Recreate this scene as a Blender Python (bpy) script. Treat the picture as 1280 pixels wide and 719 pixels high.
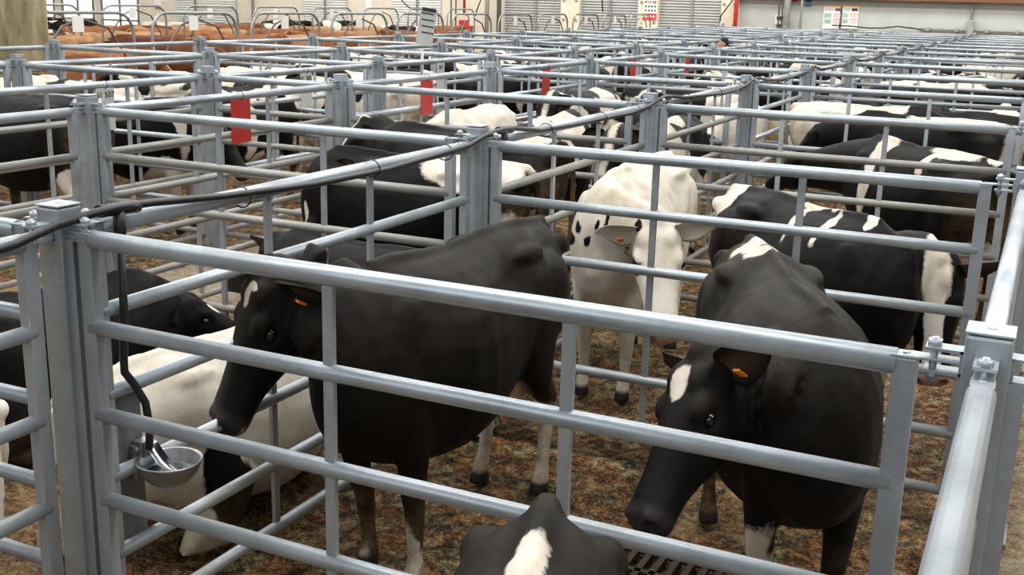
import bpy, bmesh, math, random
import numpy as np
from mathutils import Vector, Matrix, Euler

for o in list(bpy.data.objects):
    bpy.data.objects.remove(o)
SC = bpy.context.scene
COL = SC.collection
random.seed(7)

# ------------------------------------------------------------------ camera
CX, CY, CZ = 2.8635, -2.5886, 2.4716
PITCH, YAW, ROLL, FPX = 0.25103, -0.44205, 0.026237, 1393.5
fw = Vector((math.sin(YAW)*math.cos(PITCH), math.cos(YAW)*math.cos(PITCH), -math.sin(PITCH)))
rt = Vector((math.cos(YAW), -math.sin(YAW), 0)); up = rt.cross(fw)
c_, s_ = math.cos(ROLL), math.sin(ROLL)
RX = c_*rt + s_*up; RY = -s_*rt + c_*up
cam = bpy.data.cameras.new('camera'); camo = bpy.data.objects.new('camera', cam); COL.objects.link(camo)
M = Matrix((RX, RY, -fw)).transposed().to_4x4(); M.translation = Vector((CX, CY, CZ))
camo.matrix_world = M
cam.sensor_width = 36; cam.lens = 36*FPX/1280; cam.clip_start = 0.05; cam.clip_end = 300
SC.camera = camo

# ------------------------------------------------------------------ light
SC.view_settings.view_transform = 'Standard'; SC.view_settings.look = 'None'
SC.view_settings.gamma = 1; SC.view_settings.exposure = 0.12
SC.view_settings.use_curve_mapping = False
W = bpy.data.worlds.new('world'); SC.world = W; W.use_nodes = True
wn = W.node_tree.nodes; wl = W.node_tree.links
bg = wn['Background']
tc = wn.new('ShaderNodeTexCoord'); sx = wn.new('ShaderNodeSeparateXYZ'); rp = wn.new('ShaderNodeValToRGB')
wl.new(tc.outputs['Generated'], sx.inputs[0]); wl.new(sx.outputs['Z'], rp.inputs[0]); wl.new(rp.outputs[0], bg.inputs[0])
rp.color_ramp.elements[0].position = 0.25; rp.color_ramp.elements[0].color = (.07, .07, .07, 1)
rp.color_ramp.elements[1].position = 0.75; rp.color_ramp.elements[1].color = (.80, .88, 1.0, 1)
bg.inputs[1].default_value = 0.36
def area(name, loc, sx_, sy_, power, col=(1, .985, .95), rot=(0, 0, 0)):
    l = bpy.data.lights.new(name, 'AREA'); l.shape = 'RECTANGLE'; l.size = sx_; l.size_y = sy_; l.energy = power; l.color = col
    o = bpy.data.objects.new(name, l); o.location = loc; o.rotation_euler = rot; COL.objects.link(o); return o
# rows of translucent roof lights high above the pens
for i, y in enumerate((1.5, 12.0, 24.0, 36.0)):
    area('roof_light', (-8.0, y, 9.5), 46, 2.4, 3500)
area('front_roof_light', (-4, -9.5, 7.0), 30, 4.5, 1000, (.93, .97, 1), rot=(math.radians(52), 0, 0))
area('wall_roof_light', (-18, 41.0, 9.0), 80, 2.0, 4200, rot=(math.radians(35), 0, 0))

# ------------------------------------------------------------------ helpers
def tag(o, label=None, cat=None, group=None, kind=None):
    if label: o['label'] = label
    if cat: o['category'] = cat
    if group: o['group'] = group
    if kind: o['kind'] = kind
    return o
def empty(name, loc=(0, 0, 0), rz=0.0, label=None, cat=None, group=None):
    o = bpy.data.objects.new(name, None); COL.objects.link(o); o.location = loc; o.rotation_euler = (0, 0, rz)
    o.empty_display_size = .1
    return tag(o, label, cat, group)
def link(name, me, parent=None, loc=None, rz=0):
    o = bpy.data.objects.new(name, me); COL.objects.link(o)
    if parent: o.parent = parent
    if loc is not None: o.location = loc
    o.rotation_euler = (0, 0, rz)
    return o
def copy_tree(o, parent=None):
    c = o.copy(); COL.objects.link(c)
    if parent: c.parent = parent
    for ch in KIDS.get(o.name, []):
        copy_tree(ch, c)
    return c
KIDS = {}
def reg_kids():
    KIDS.clear()
    for o in bpy.data.objects:
        if o.parent: KIDS.setdefault(o.parent.name, []).append(o)

class MB:
    def __init__(s): s.v = []; s.f = []; s.sm = []
    def add(s, vs, fs, smooth=False):
        b = len(s.v); s.v += [tuple(v) for v in vs]; s.f += [tuple(b+i for i in f) for f in fs]; s.sm += [smooth]*len(fs)
        return s
    def box(s, c, d, bev=0.0, rz=0.0, mat=None):
        x, y, z = d[0]/2, d[1]/2, d[2]/2
        if bev <= 0:
            vs = [(i*x, j*y, k*z) for k in (-1, 1) for j in (-1, 1) for i in (-1, 1)]
            fs = [(0, 2, 3, 1), (4, 5, 7, 6), (0, 1, 5, 4), (2, 6, 7, 3), (0, 4, 6, 2), (1, 3, 7, 5)]
        else:
            bm = bmesh.new(); bmesh.ops.create_cube(bm, size=1)
            for v in bm.verts: v.co = Vector((v.co.x*2*x, v.co.y*2*y, v.co.z*2*z))
            bmesh.ops.bevel(bm, geom=list(bm.edges), offset=bev, segments=2, affect='EDGES', profile=.6)
            vs = [tuple(v.co) for v in bm.verts]; bm.verts.index_update(); fs = [tuple(v.index for v in f.verts) for f in bm.faces]; bm.free()
        cr, sr = math.cos(rz), math.sin(rz)
        out = []
        for a in vs:
            p = Vector((a[0]*cr-a[1]*sr, a[0]*sr+a[1]*cr, a[2]))
            if mat is not None: p = mat @ p
            out.append((p[0]+c[0], p[1]+c[1], p[2]+c[2]))
        return s.add(out, fs)
    def tube(s, pts, r, n=12, cap=True, radii=None):
        pts = [Vector(p) for p in pts]; rings = []
        t0 = (pts[1]-pts[0]).normalized()
        ref = Vector((0, 0, 1)) if abs(t0.z) < .9 else Vector((1, 0, 0))
        u = t0.cross(ref).normalized()
        for i, p in enumerate(pts):
            if i == 0: t = t0
            elif i == len(pts)-1: t = (pts[-1]-pts[-2]).normalized()
            else: t = ((pts[i]-pts[i-1]).normalized()+(pts[i+1]-pts[i]).normalized()).normalized()
            u = (u - t*u.dot(t)).normalized(); w = t.cross(u)
            rr = radii[i] if radii else r
            rings.append([p+u*(rr*math.cos(2*math.pi*k/n))+w*(rr*math.sin(2*math.pi*k/n)) for k in range(n)])
        vs = [q for R in rings for q in R]; fs = []
        for i in range(len(rings)-1):
            for k in range(n):
                a = i*n+k; b = i*n+(k+1) % n
                fs.append((a, b, b+n, a+n))
        s.add(vs, fs, True)
        if cap:
            b = len(s.v)-len(vs)
            s.f.append(tuple(b+k for k in range(n))[::-1]); s.sm.append(False)
            s.f.append(tuple(b+len(vs)-n+k for k in range(n))); s.sm.append(False)
        return s
    def lathe(s, prof, c=(0, 0, 0), n=32, mat=None):
        vs = []
        for r, z in prof:
            for k in range(n):
                p = Vector((r*math.cos(2*math.pi*k/n), r*math.sin(2*math.pi*k/n), z))
                if mat is not None: p = mat @ p
                vs.append((p[0]+c[0], p[1]+c[1], p[2]+c[2]))
        fs = []
        for i in range(len(prof)-1):
            for k in range(n):
                a = i*n+k; b = i*n+(k+1) % n
                fs.append((a, b, b+n, a+n))
        return s.add(vs, fs, True)
    def mesh(s, name, mat):
        me = bpy.data.meshes.new(name); me.from_pydata(s.v, [], s.f); me.materials.append(mat)
        me.polygons.foreach_set('use_smooth', s.sm); me.update(); return me
    def build(s, name, mat, parent=None, loc=None, rz=0):
        return link(name, s.mesh(name, mat), parent, loc, rz)

# ------------------------------------------------------------------ materials
def newmat(name):
    m = bpy.data.materials.new(name); m.use_nodes = True
    return m, m.node_tree.nodes, m.node_tree.links, m.node_tree.nodes['Principled BSDF']
def noise(n, l, scale, detail=4, rough=.55, vec=None, dist=0):
    t = n.new('ShaderNodeTexNoise'); t.inputs['Scale'].default_value = scale; t.inputs['Detail'].default_value = detail
    t.inputs['Roughness'].default_value = rough; t.inputs['Distortion'].default_value = dist
    if vec is not None: l.new(vec, t.inputs['Vector'])
    return t
def ramp(n, l, src, stops):
    r = n.new('ShaderNodeValToRGB'); e = r.color_ramp.elements
    while len(e) < len(stops): e.new(0.5)
    for i, (p, c) in enumerate(stops):
        e[i].position = p; e[i].color = (c[0], c[1], c[2], 1) if len(c) == 3 else c
    l.new(src, r.inputs[0]); return r
def mixc(n, l, fac, a, b, mode='MIX'):
    m = n.new('ShaderNodeMix'); m.data_type = 'RGBA'; m.blend_type = mode
    if isinstance(fac, (int, float)): m.inputs[0].default_value = fac
    else: l.new(fac, m.inputs[0])
    for s, i in ((a, 6), (b, 7)):
        if isinstance(s, tuple): m.inputs[i].default_value = (s[0], s[1], s[2], 1)
        else: l.new(s, m.inputs[i])
    return m.outputs[2]
def math_(n, l, op, a, b=None, c=None, clamp=False):
    m = n.new('ShaderNodeMath'); m.operation = op; m.use_clamp = clamp
    for i, s in enumerate((a, b, c)):
        if s is None: continue
        if isinstance(s, (int, float)): m.inputs[i].default_value = s
        else: l.new(s, m.inputs[i])
    return m.outputs[0]
def bump(n, l, h, strength=.3, dist=.01, normal=None):
    b = n.new('ShaderNodeBump'); b.inputs['Strength'].default_value = strength; b.inputs['Distance'].default_value = dist
    l.new(h, b.inputs['Height'])
    if normal is not None: l.new(normal, b.inputs['Normal'])
    return b.outputs[0]
def simple(name, col, rough=.6, metal=0.0, var=.15, scale=8):
    m, n, l, p = newmat(name)
    t = n.new('ShaderNodeTexCoord')
    ns = noise(n, l, scale, 5, .6, t.outputs['Object'])
    r = ramp(n, l, ns.outputs[0], [(.3, tuple(max(0, c*(1-var)) for c in col)), (.7, tuple(min(1, c*(1+var)) for c in col))])
    l.new(r.outputs[0], p.inputs['Base Color']); p.inputs['Roughness'].default_value = rough; p.inputs['Metallic'].default_value = metal
    return m
def galv(name, base=(.41, .455, .495), dirt=.36, rough=.34, metal=.62):
    m, n, l, p = newmat(name)
    g = n.new('ShaderNodeNewGeometry'); pos = g.outputs['Position']
    v = n.new('ShaderNodeTexVoronoi'); v.inputs['Scale'].default_value = 55; l.new(pos, v.inputs['Vector'])
    n1 = noise(n, l, 4, 6, .65, pos); n2 = noise(n, l, 60, 3, .6, pos)
    spn = ramp(n, l, v.outputs['Color'], [(0, tuple(c*.86 for c in base)), (1, tuple(c*1.1 for c in base))])
    blot = ramp(n, l, n1.outputs[0], [(.3, tuple(c*.72 for c in base)), (.65, tuple(min(1, c*1.2) for c in base))])
    c = mixc(n, l, .6, spn.outputs[0], blot.outputs[0])
    dr = ramp(n, l, noise(n, l, 1.7, 7, .7, pos).outputs[0], [(.50, (0, 0, 0)), (.72, (1, 1, 1))])
    sz = n.new('ShaderNodeSeparateXYZ'); l.new(pos, sz.inputs[0])
    low = math_(n, l, 'MULTIPLY_ADD', sz.outputs['Z'], -.50, 1.1, clamp=True)
    df = math_(n, l, 'MULTIPLY', math_(n, l, 'MULTIPLY_ADD', dr.outputs[0], .6, .4), low, clamp=True)
    df = math_(n, l, 'MULTIPLY', df, dirt*2, clamp=True)
    c = mixc(n, l, df, c, (.20, .155, .105))
    l.new(c, p.inputs['Base Color'])
    rr = math_(n, l, 'MULTIPLY_ADD', n1.outputs[0], .25, rough-.1)
    rr = math_(n, l, 'MULTIPLY_ADD', df, .35, rr, clamp=True)
    l.new(rr, p.inputs['Roughness'])
    l.new(math_(n, l, 'MULTIPLY_ADD', df, -metal*.9, metal, clamp=True), p.inputs['Metallic'])
    l.new(bump(n, l, n2.outputs[0], .12, .002), p.inputs['Normal'])
    return m
GALV = galv('galvanised_steel'); GALV2 = galv('galvanised_steel_weathered', (.30, .31, .30), .55, .42, .5)
BLACKRUB = simple('black_rubber', (.012, .012, .013), .42)
STEEL = simple('polished_steel', (.62, .64, .66), .18, 1.0, .06)
CAST = simple('cast_steel', (.30, .30, .31), .35, .8)
WATER = simple('water', (.02, .03, .03), .04)
RED = simple('red_plastic', (.38, .020, .014), .5, 0, .06)
WHITEB = simple('grey_board', (.42, .43, .42), .6, 0, .06)
PAPER = simple('paper', (.78, .78, .75), .8, 0, .03)
INK = simple('ink', (.02, .02, .02), .8)
REDINK = simple('red_ink', (.6, .05, .04), .8)
BLUEINK = simple('blue_ink', (.03, .12, .35), .8)
ORANGE = simple('orange_tag', (.85, .22, .02), .5)
ORANGEBAND = simple('orange_band', (.80, .38, .05), .7)
GREENINK = simple('green_ink', (.1, .35, .2), .8)
GREYINK = simple('grey_ink', (.42, .45, .45), .8)
PINKINK = simple('pink_ink', (.75, .52, .48), .8)

def ground_mat():
    m, n, l, p = newmat('sawdust_bedding')
    g = n.new('ShaderNodeNewGeometry'); pos = g.outputs['Position']
    a = noise(n, l, .9, 6, .6, pos, .5); b = noise(n, l, 14, 8, .72, pos, .3); c = noise(n, l, 75, 6, .72, pos); d_ = noise(n, l, 5, 7, .7, pos, .8)
    cl = n.new('ShaderNodeTexVoronoi'); cl.inputs['Scale'].default_value = 26; cl.feature = 'SMOOTH_F1'; l.new(mixc(n, l, .12, pos, b.outputs['Color']), cl.inputs['Vector'])
    mixn = math_(n, l, 'ADD', math_(n, l, 'MULTIPLY', b.outputs[0], .55), math_(n, l, 'MULTIPLY', c.outputs[0], .45))
    orange = ramp(n, l, mixn, [(.40, (.010, .005, .003)), (.47, (.09, .035, .011)), (.53, (.31, .14, .045)), (.61, (.60, .36, .17))])
    olive = ramp(n, l, mixn, [(.41, (.008, .006, .003)), (.47, (.07, .05, .02)), (.53, (.25, .19, .085)), (.60, (.58, .47, .28))])
    pale = ramp(n, l, mixn, [(.34, (.07, .035, .014)), (.46, (.25, .145, .062)), (.55, (.46, .32, .17)), (.66, (.68, .55, .37))])
    of = ramp(n, l, d_.outputs[0], [(.44, (0, 0, 0)), (.56, (1, 1, 1))])
    pf = ramp(n, l, a.outputs[0], [(.54, (0, 0, 0)), (.62, (1, 1, 1))])
    col = mixc(n, l, of.outputs[0], orange.outputs[0], olive.outputs[0])
    col = mixc(n, l, pf.outputs[0], col, pale.outputs[0])
    lane = n.new('ShaderNodeAttribute'); lane.attribute_name = 'lane'
    conc = ramp(n, l, mixn, [(.34, (.20, .12, .06)), (.5, (.42, .33, .23)), (.62, (.60, .52, .41))])
    lf = math_(n, l, 'MULTIPLY_ADD', d_.outputs[0], 2.4, -1.2)
    lf = math_(n, l, 'ADD', math_(n, l, 'MULTIPLY_ADD', lane.outputs['Fac'], 1.7, -.40), lf, clamp=True)
    col = mixc(n, l, lf, col, conc.outputs[0])
    l.new(col, p.inputs['Base Color'])
    p.inputs['Roughness'].default_value = .8; p.inputs['Specular IOR Level'].default_value = .25
    hh = math_(n, l, 'MULTIPLY_ADD', c.outputs[0], .4, b.outputs[0])
    l.new(bump(n, l, hh, 1.0, .05), p.inputs['Normal'])
    return m
GROUND = ground_mat()

def wall_mat():
    m, n, l, p = newmat('painted_wall')
    g = n.new('ShaderNodeNewGeometry'); pos = g.outputs['Position']
    sep = n.new('ShaderNodeSeparateXYZ'); l.new(pos, sep.inputs[0])
    nb = noise(n, l, .7, 6, .6, pos); nf = noise(n, l, 9, 4, .6, pos)
    cream = ramp(n, l, nb.outputs[0], [(.3, (.60, .55, .44)), (.7, (.72, .67, .55))])
    grey = ramp(n, l, nb.outputs[0], [(.3, (.40, .41, .38)), (.7, (.50, .51, .475))])
    f = math_(n, l, 'GREATER_THAN', sep.outputs['X'], -11.4)
    col = mixc(n, l, f, cream.outputs[0], grey.outputs[0])
    # precast joints
    jz = math_(n, l, 'FRACT', math_(n, l, 'MULTIPLY', sep.outputs['Z'], 1.6))
    j = math_(n, l, 'LESS_THAN', jz, .03)
    col = mixc(n, l, math_(n, l, 'MULTIPLY', j, .18), col, (.25, .23, .19))
    l.new(col, p.inputs['Base Color']); p.inputs['Roughness'].default_value = .85
    return m
WALL = wall_mat()
CREAM = simple('cream_concrete', (.66, .60, .46), .85, 0, .12, 2)
def shutter_mat(name, col):
    m, n, l, p = newmat(name)
    g = n.new('ShaderNodeNewGeometry'); sep = n.new('ShaderNodeSeparateXYZ'); l.new(g.outputs['Position'], sep.inputs[0])
    nb = noise(n, l, 2, 4, .6, g.outputs['Position'])
    r = ramp(n, l, nb.outputs[0], [(.3, tuple(c*.88 for c in col)), (.7, col)])
    l.new(r.outputs[0], p.inputs['Base Color']); p.inputs['Roughness'].default_value = .5; p.inputs['Metallic'].default_value = .2
    return m
SHUT = shutter_mat('shutter_steel', (.43, .43, .42)); SHUTW = shutter_mat('shutter_white', (.74, .75, .72))
MOSS = None
def moss_mat():
    m, n, l, p = newmat('weathered_concrete')
    g = n.new('ShaderNodeNewGeometry'); pos = g.outputs['Position']
    mp = n.new('ShaderNodeMapping'); l.new(pos, mp.inputs[0]); mp.inputs['Scale'].default_value = (1, 1, .3)
    a = noise(n, l, 6, 7, .65, mp.outputs[0]); b = noise(n, l, 1.5, 3, .5, pos)
    r1 = ramp(n, l, a.outputs[0], [(.3, (.13, .115, .055)), (.55, (.30, .255, .14)), (.75, (.46, .41, .28))])
    l.new(r1.outputs[0], p.inputs['Base Color']); p.inputs['Roughness'].default_value = .9
    l.new(bump(n, l, a.outputs[0], .4, .01), p.inputs['Normal'])
    return m
MOSS = moss_mat()

def coat_mat(name, dark, light, dirtcol=(.20, .13, .065), rough=.50):
    m, n, l, p = newmat(name)
    t = n.new('ShaderNodeTexCoord'); pos = t.outputs['Object']
    def attr(a):
        q = n.new('ShaderNodeAttribute'); q.attribute_name = a; return q.outputs['Fac']
    fine = noise(n, l, 28, 5, .7, pos); mid = noise(n, l, 5, 5, .6, pos)
    mp = n.new('ShaderNodeMapping'); l.new(pos, mp.inputs[0]); mp.inputs['Scale'].default_value = (1, 3.5, 3.5)
    hair = noise(n, l, 90, 3, .7, mp.outputs[0])
    cf = math_(n, l, 'ADD', attr('coat'), math_(n, l, 'MULTIPLY_ADD', fine.outputs[0], .10, -.05))
    cr = ramp(n, l, math_(n, l, 'MULTIPLY_ADD', cf, 15.0, .5, clamp=True), [(.2, (0, 0, 0)), (.8, (1, 1, 1))])
    dk = ramp(n, l, mid.outputs[0], [(.35, dark), (.7, tuple(min(1, c*1.7+.0012*k) for c, k in zip(dark, (1.3, 1.0, .8))))])
    lt = ramp(n, l, mid.outputs[0], [(.28, tuple(c*.66*k for c, k in zip(light, (1, .90, .76)))), (.62, light)])
    col = mixc(n, l, cr.outputs[0], dk.outputs[0], lt.outputs[0])
    sk = mixc(n, l, fine.outputs[0], (.42, .24, .17), (.62, .42, .32))
    col = mixc(n, l, attr('skin'), col, sk)
    dn = ramp(n, l, noise(n, l, 9, 7, .75, pos).outputs[0], [(.42, (0, 0, 0)), (.62, (1, 1, 1))])
    df = math_(n, l, 'MULTIPLY', math_(n, l, 'MULTIPLY_ADD', dn.outputs[0], .75, .25), attr('dirt'), clamp=True)
    col = mixc(n, l, df, col, dirtcol)
    nz = mixc(n, l, fine.outputs[0], (.010, .009, .010), (.035, .028, .030))
    col = mixc(n, l, attr('dark'), col, nz)
    col = mixc(n, l, .22, col, mixc(n, l, hair.outputs[0], (0, 0, 0), (1, 1, 1)), 'OVERLAY')
    l.new(col, p.inputs['Base Color'])
    l.new(math_(n, l, 'MULTIPLY_ADD', attr('dark'), -.22, math_(n, l, 'MULTIPLY_ADD', mid.outputs[0], .2, rough-.08), clamp=True), p.inputs['Roughness'])
    p.inputs['Specular IOR Level'].default_value = .10
    p.inputs['Sheen Weight'].default_value = .0; p.inputs['Sheen Roughness'].default_value = .4
    h = math_(n, l, 'MULTIPLY_ADD', hair.outputs[0], .35, math_(n, l, 'MULTIPLY', mid.outputs[0], 1.4))
    l.new(bump(n, l, h, .5, .009), p.inputs['Normal'])
    return m
HOL = coat_mat('holstein_coat', (.0023, .0021, .0020), (.66, .615, .53))
HOLG = coat_mat('worn_black_coat', (.0038, .0032, .0026), (.62, .57, .48))
BRN = coat_mat('brown_coat', (.165, .062, .022), (.72, .60, .46))
DBRN = coat_mat('dark_brown_coat', (.075, .024, .010), (.70, .64, .56))
TAN = coat_mat('tan_coat', (.25, .135, .062), (.74, .64, .50))
EYE = simple('eye', (.006, .005, .006), .08, 0, .1)

# ------------------------------------------------------------------ cow builder
def fbm(P, s, seed):
    """cheap smooth noise, numpy, range about -1..1"""
    rs = np.random.RandomState(seed); out = np.zeros(len(P)); amp = 1; tot = 0
    for k in range(4):
        for j in range(3):
            d = rs.normal(size=3); d /= np.linalg.norm(d)
            out += amp*np.sin(P@d*s*(1+.35*j)*2**k+rs.uniform(0, 6.28)+1.3*np.sin(P@rs.normal(size=3)*s*.6*2**k)); tot += amp
        amp *= .55
    return out/tot*1.9

def ring(c, u, v, w, ht, hb, eu=1.0, n=20, pin=0.0):
    """closed ring about c; u = side axis, v = up axis; ht/hb half heights above and below"""
    out = []
    for k in range(n):
        a = 2*math.pi*k/n; ca, sa = math.cos(a), math.sin(a)
        x = w*math.copysign(abs(ca)**(eu if sa > 0 else .9), ca); z = (ht if sa > 0 else hb)*math.copysign(abs(sa)**(.95), sa)
        out.append(Vector(c)+Vector(u)*x+Vector(v)*z)
    return out
def loft(mb, rings):
    n = len(rings[0]); vs = [p for r in rings for p in r]; fs = []
    for i in range(len(rings)-1):
        for k in range(n):
            a = i*n+k; b = i*n+(k+1) % n; fs.append((a, b, b+n, a+n))
    fs.append(tuple(range(n))[::-1]); fs.append(tuple(len(vs)-n+k for k in range(n)))
    mb.add(vs, fs, True)
def ellipsoid(mb, c, r, axes=None, n=14, m=9):
    X, Y, Z = axes or (Vector((1, 0, 0)), Vector((0, 1, 0)), Vector((0, 0, 1)))
    c = Vector(c); rings = []
    for i in range(1, m):
        t = math.pi*i/m
        rings.append([c+X*(r[0]*math.sin(t)*math.cos(2*math.pi*k/n))+Y*(r[1]*math.sin(t)*math.sin(2*math.pi*k/n))-Z*(r[2]*math.cos(t)) for k in range(n)])
    loft(mb, rings)
def limb(mb, pts, rad, n=14):
    """tapering limb through joints; rad = (fore-aft, side) per joint"""
    pts = [Vector(p) for p in pts]; P = []; R = []
    for i in range(len(pts)-1):
        for t in (0, .33, .66):
            P.append(pts[i].lerp(pts[i+1], t)); R.append([rad[i][k]*(1-t)+rad[i+1][k]*t for k in (0, 1)])
    P.append(pts[-1]); R.append(rad[-1]); rings = []
    for i, p in enumerate(P):
        a = P[max(0, i-1)]; b = P[min(len(P)-1, i+1)]; t = (b-a).normalized()
        y = Vector((0, 1, 0)); y = (y-t*y.dot(t)).normalized(); x = y.cross(t)
        rings.append(ring(p, x, y, R[i][0], R[i][1], R[i][1], 1.0, n))
    loft(mb, rings)

TORSO = [  # x, top, bottom, half width, z of widest, roofness
    (-.86, 1.33, 1.10, .07, 1.22, 1.0), (-.83, 1.38, .98, .13, 1.22, 1.1), (-.76, 1.405, .86, .185, 1.18, 1.25), (-.62, 1.405, .76, .235, 1.14, 1.3),
    (-.46, 1.42, .70, .265, 1.14, 1.2), (-.32, 1.43, .66, .275, 1.12, 1.25), (-.18, 1.42, .61, .285, .98, 1.25), (.0, 1.41, .565, .325, .92, 1.2),
    (.18, 1.41, .545, .345, .91, 1.15), (.34, 1.415, .555, .325, .93, 1.15), (.48, 1.43, .59, .275, .96, 1.3), (.60, 1.45, .62, .235, .98, 1.5),
    (.70, 1.43, .65, .215, 1.0, 1.4), (.80, 1.37, .70, .185, 1.02, 1.2), (.88, 1.27, .78, .13, 1.02, 1.0), (.92, 1.17, .88, .07, 1.02, 1.0)]
HEAD = [  # d along nose, half width, top, bottom
    (-.085, .055, .010, -.10), (-.055, .085, .040, -.135), (-.01, .106, .054, -.165), (.05, .120, .057, -.20), (.12, .124, .054, -.215), (.19, .118, .044, -.21),
    (.26, .100, .032, -.185), (.33, .086, .022, -.155), (.40, .080, .014, -.132), (.455, .084, .010, -.126), (.50, .088, .002, -.124), (.530, .082, -.014, -.114), (.550, .055, -.036, -.092)]

def make_cow(spec, name='cow'):
    """one continuous cow surface in local axes: +X forward, Z up, feet at 0. Returns mesh + face anchors."""
    g = lambda k, d: spec.get(k, d)
    vox = g('vox', .022); lie = g('lie', False); K = g('head', 1.10); deep = g('deep', .05); dz = -.50 if lie else 0.0; fat = g('fat', 1.0)
    mb = MB()
    Y = Vector((0, 1, 0)); Zv = Vector((0, 0, 1))
    rings = []
    for x, zt, zb, w, zw, rf in TORSO:
        if lie: w *= 1.12; zb2 = max(zb+dz, .03)
        else: zb2 = zb-deep*(1 if x < .7 else .6)
        rings.append(ring((x, 0, zw+dz), Y, Zv, w*fat, zt-zw, max(zw+dz-zb2, .06), rf, 24))
    loft(mb, rings)
    # hook bones, pin bones, tail head, shoulder blades
    for s in (1, -1):
        ellipsoid(mb, (-.36, .185*s, 1.32+dz), (.14, .052, .05)); ellipsoid(mb, (-.81, .125*s, 1.285+dz), (.065, .055, .055))
        ellipsoid(mb, (.60, .15*s, 1.08+dz), (.15, .07, .25)); ellipsoid(mb, (-.58, .18*s, 1.06+dz), (.20, .10, .25))
    mb.tube([(-.86, 0, 1.38+dz), (-.60, 0, 1.41+dz), (-.3, 0, 1.425+dz), (.1, 0, 1.405+dz), (.5, 0, 1.435+dz), (.66, 0, 1.43+dz)], .03, 10, True, [.035, .028, .026, .022, .03, .03])
    # tail
    if lie: tp = [(-.84, 0, .88), (-.93, .02, .8), (-.98, .05, .5), (-1.0, .1, .2), (-.98, .16, .06)]
    else: tp = [(-.84, 0, 1.37), (-.90, 0, 1.33), (-.935, .01, 1.1), (-.93, .015, .8), (-.92, .02, .52), (-.915, .02, .36)]
    mb.tube(tp, .02, 10, True, [.036, .034, .028, .025, .03, .02][:len(tp)])
    # legs
    fo = g('feet', [(0, 0)]*4)   # FL, FR, HL, HR offsets
    if not lie:
        for i, s in ((0, 1), (1, -1)):
            ox, oy = fo[i]
            limb(mb, [(.60, .15*s, 1.0), (.56, .16*s, .78), (.575+ox*.4, .145*s+oy*.4, .46), (.57+ox*.6, .14*s+oy*.6, .38), (.575+ox*.85, .135*s+oy*.85, .16), (.59+ox, .135*s+oy, .095), (.615+ox, .135*s+oy, .0)],
                 [(.15, .09), (.105, .078), (.056, .052), (.050, .046), (.034, .032), (.046, .042), (.066, .052)])
        for i, s in ((2, 1), (3, -1)):
            ox, oy = fo[i]
            limb(mb, [(-.52, .15*s, 1.1), (-.47, .17*s, .86), (-.56+ox*.3, .165*s+oy*.3, .62), (-.69+ox*.5, .155*s+oy*.5, .50), (-.675+ox*.6, .15*s+oy*.6, .42), (-.645+ox*.85, .145*s+oy*.85, .17), (-.625+ox, .145*s+oy, .095), (-.60+ox, .145*s+oy, .0)],
                 [(.22, .12), (.19, .10), (.085, .06), (.055, .042), (.048, .038), (.036, .032), (.046, .042), (.066, .052)])
    else:
        for s in (1, -1):
            limb(mb, [(.58, .15*s, .45), (.66, .20*s, .26), (.86, .23*s, .13), (.80, .25*s, .07), (.58, .24*s, .055), (.50, .23*s, .05)],
                 [(.12, .09), (.10, .09), (.06, .055), (.05, .045), (.04, .04), (.055, .045)])
            sp = .10 if s > 0 else 0
            limb(mb, [(-.50, .16*s, .50), (-.22, (.27+sp)*s, .26), (-.40, (.28+sp)*s, .13), (-.52, (.27+sp)*s, .08), (-.34, (.30+sp)*s, .055), (-.20, (.31+sp)*s, .045)],
                 [(.22, .12), (.15, .11), (.10, .07), (.055, .05), (.04, .04), (.055, .045)])
    # udder
    if g('udder', True) and not lie:
        ellipsoid(mb, (-.42, 0, .66), (.20, .15, .17))
        for a in (-.48, -.34):
            for s in (1, -1): mb.tube([(a, .07*s, .54), (a, .075*s, .455)], .016, 8)
    # neck + head
    P = Vector(g('poll', (1.22, 0, 1.42)) if not lie else g('poll', (1.15, 0, 1.0)))
    h = Vector(g('nose', (.72, 0, -.69))).normalized()
    nrm = Vector(g('brow', (0, 0, 1))); nrm = (nrm-h*nrm.dot(h)).normalized(); side = nrm.cross(h)  # side = left
    A = Vector((.58, 0, 1.12+dz)); 
    E_ = P - nrm*.085*K
    B1 = A+Vector((.26, 0, .06)); back = g('neckdir', None)
    into = (Vector(back).normalized() if back else (h*.25 + (E_-A).normalized()).normalized())
    B2 = E_-into*.20
    rr = []; N = 11
    for i in range(N):
        t = i/(N-1)
        p = A*(1-t)**3+B1*3*t*(1-t)**2+B2*3*t*t*(1-t)+E_*t**3
        d = ((B1-A)*3*(1-t)**2+(B2-B1)*6*t*(1-t)+(E_-B2)*3*t*t)
        d = d.normalized() if d.length > 1e-5 else into
        u2 = (Y*(1-t)+side*t); u2 = (u2-d*u2.dot(d)).normalized(); v2 = d.cross(u2)
        if v2.dot(Zv*(1-t)+nrm*t) < 0: v2 = -v2
        ww = .18*(1-t)+.108*K*t; hh = .31*(1-t)**1.2+.16*K*t; 
        rr.append(ring(p, u2, v2, ww, hh, hh*(1.15-.15*t), 1.15, 20))
    loft(mb, rr)
    hr = []
    for d, w, zt, zb in HEAD:
        zc = zt*.4+zb*.6*.6
        hr.append(ring(P+(h*d+nrm*zc)*K, side, nrm, w*K, (zt-zc)*K, (zc-zb)*K, .85, 20))
    loft(mb, hr)
    def he(d, s_, n_, r): ellipsoid(mb, P+(h*d+side*s_+nrm*n_)*K, tuple(q*K for q in r), (h, side, nrm))
    he(-.03, 0, .035, (.05, .055, .035))
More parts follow.
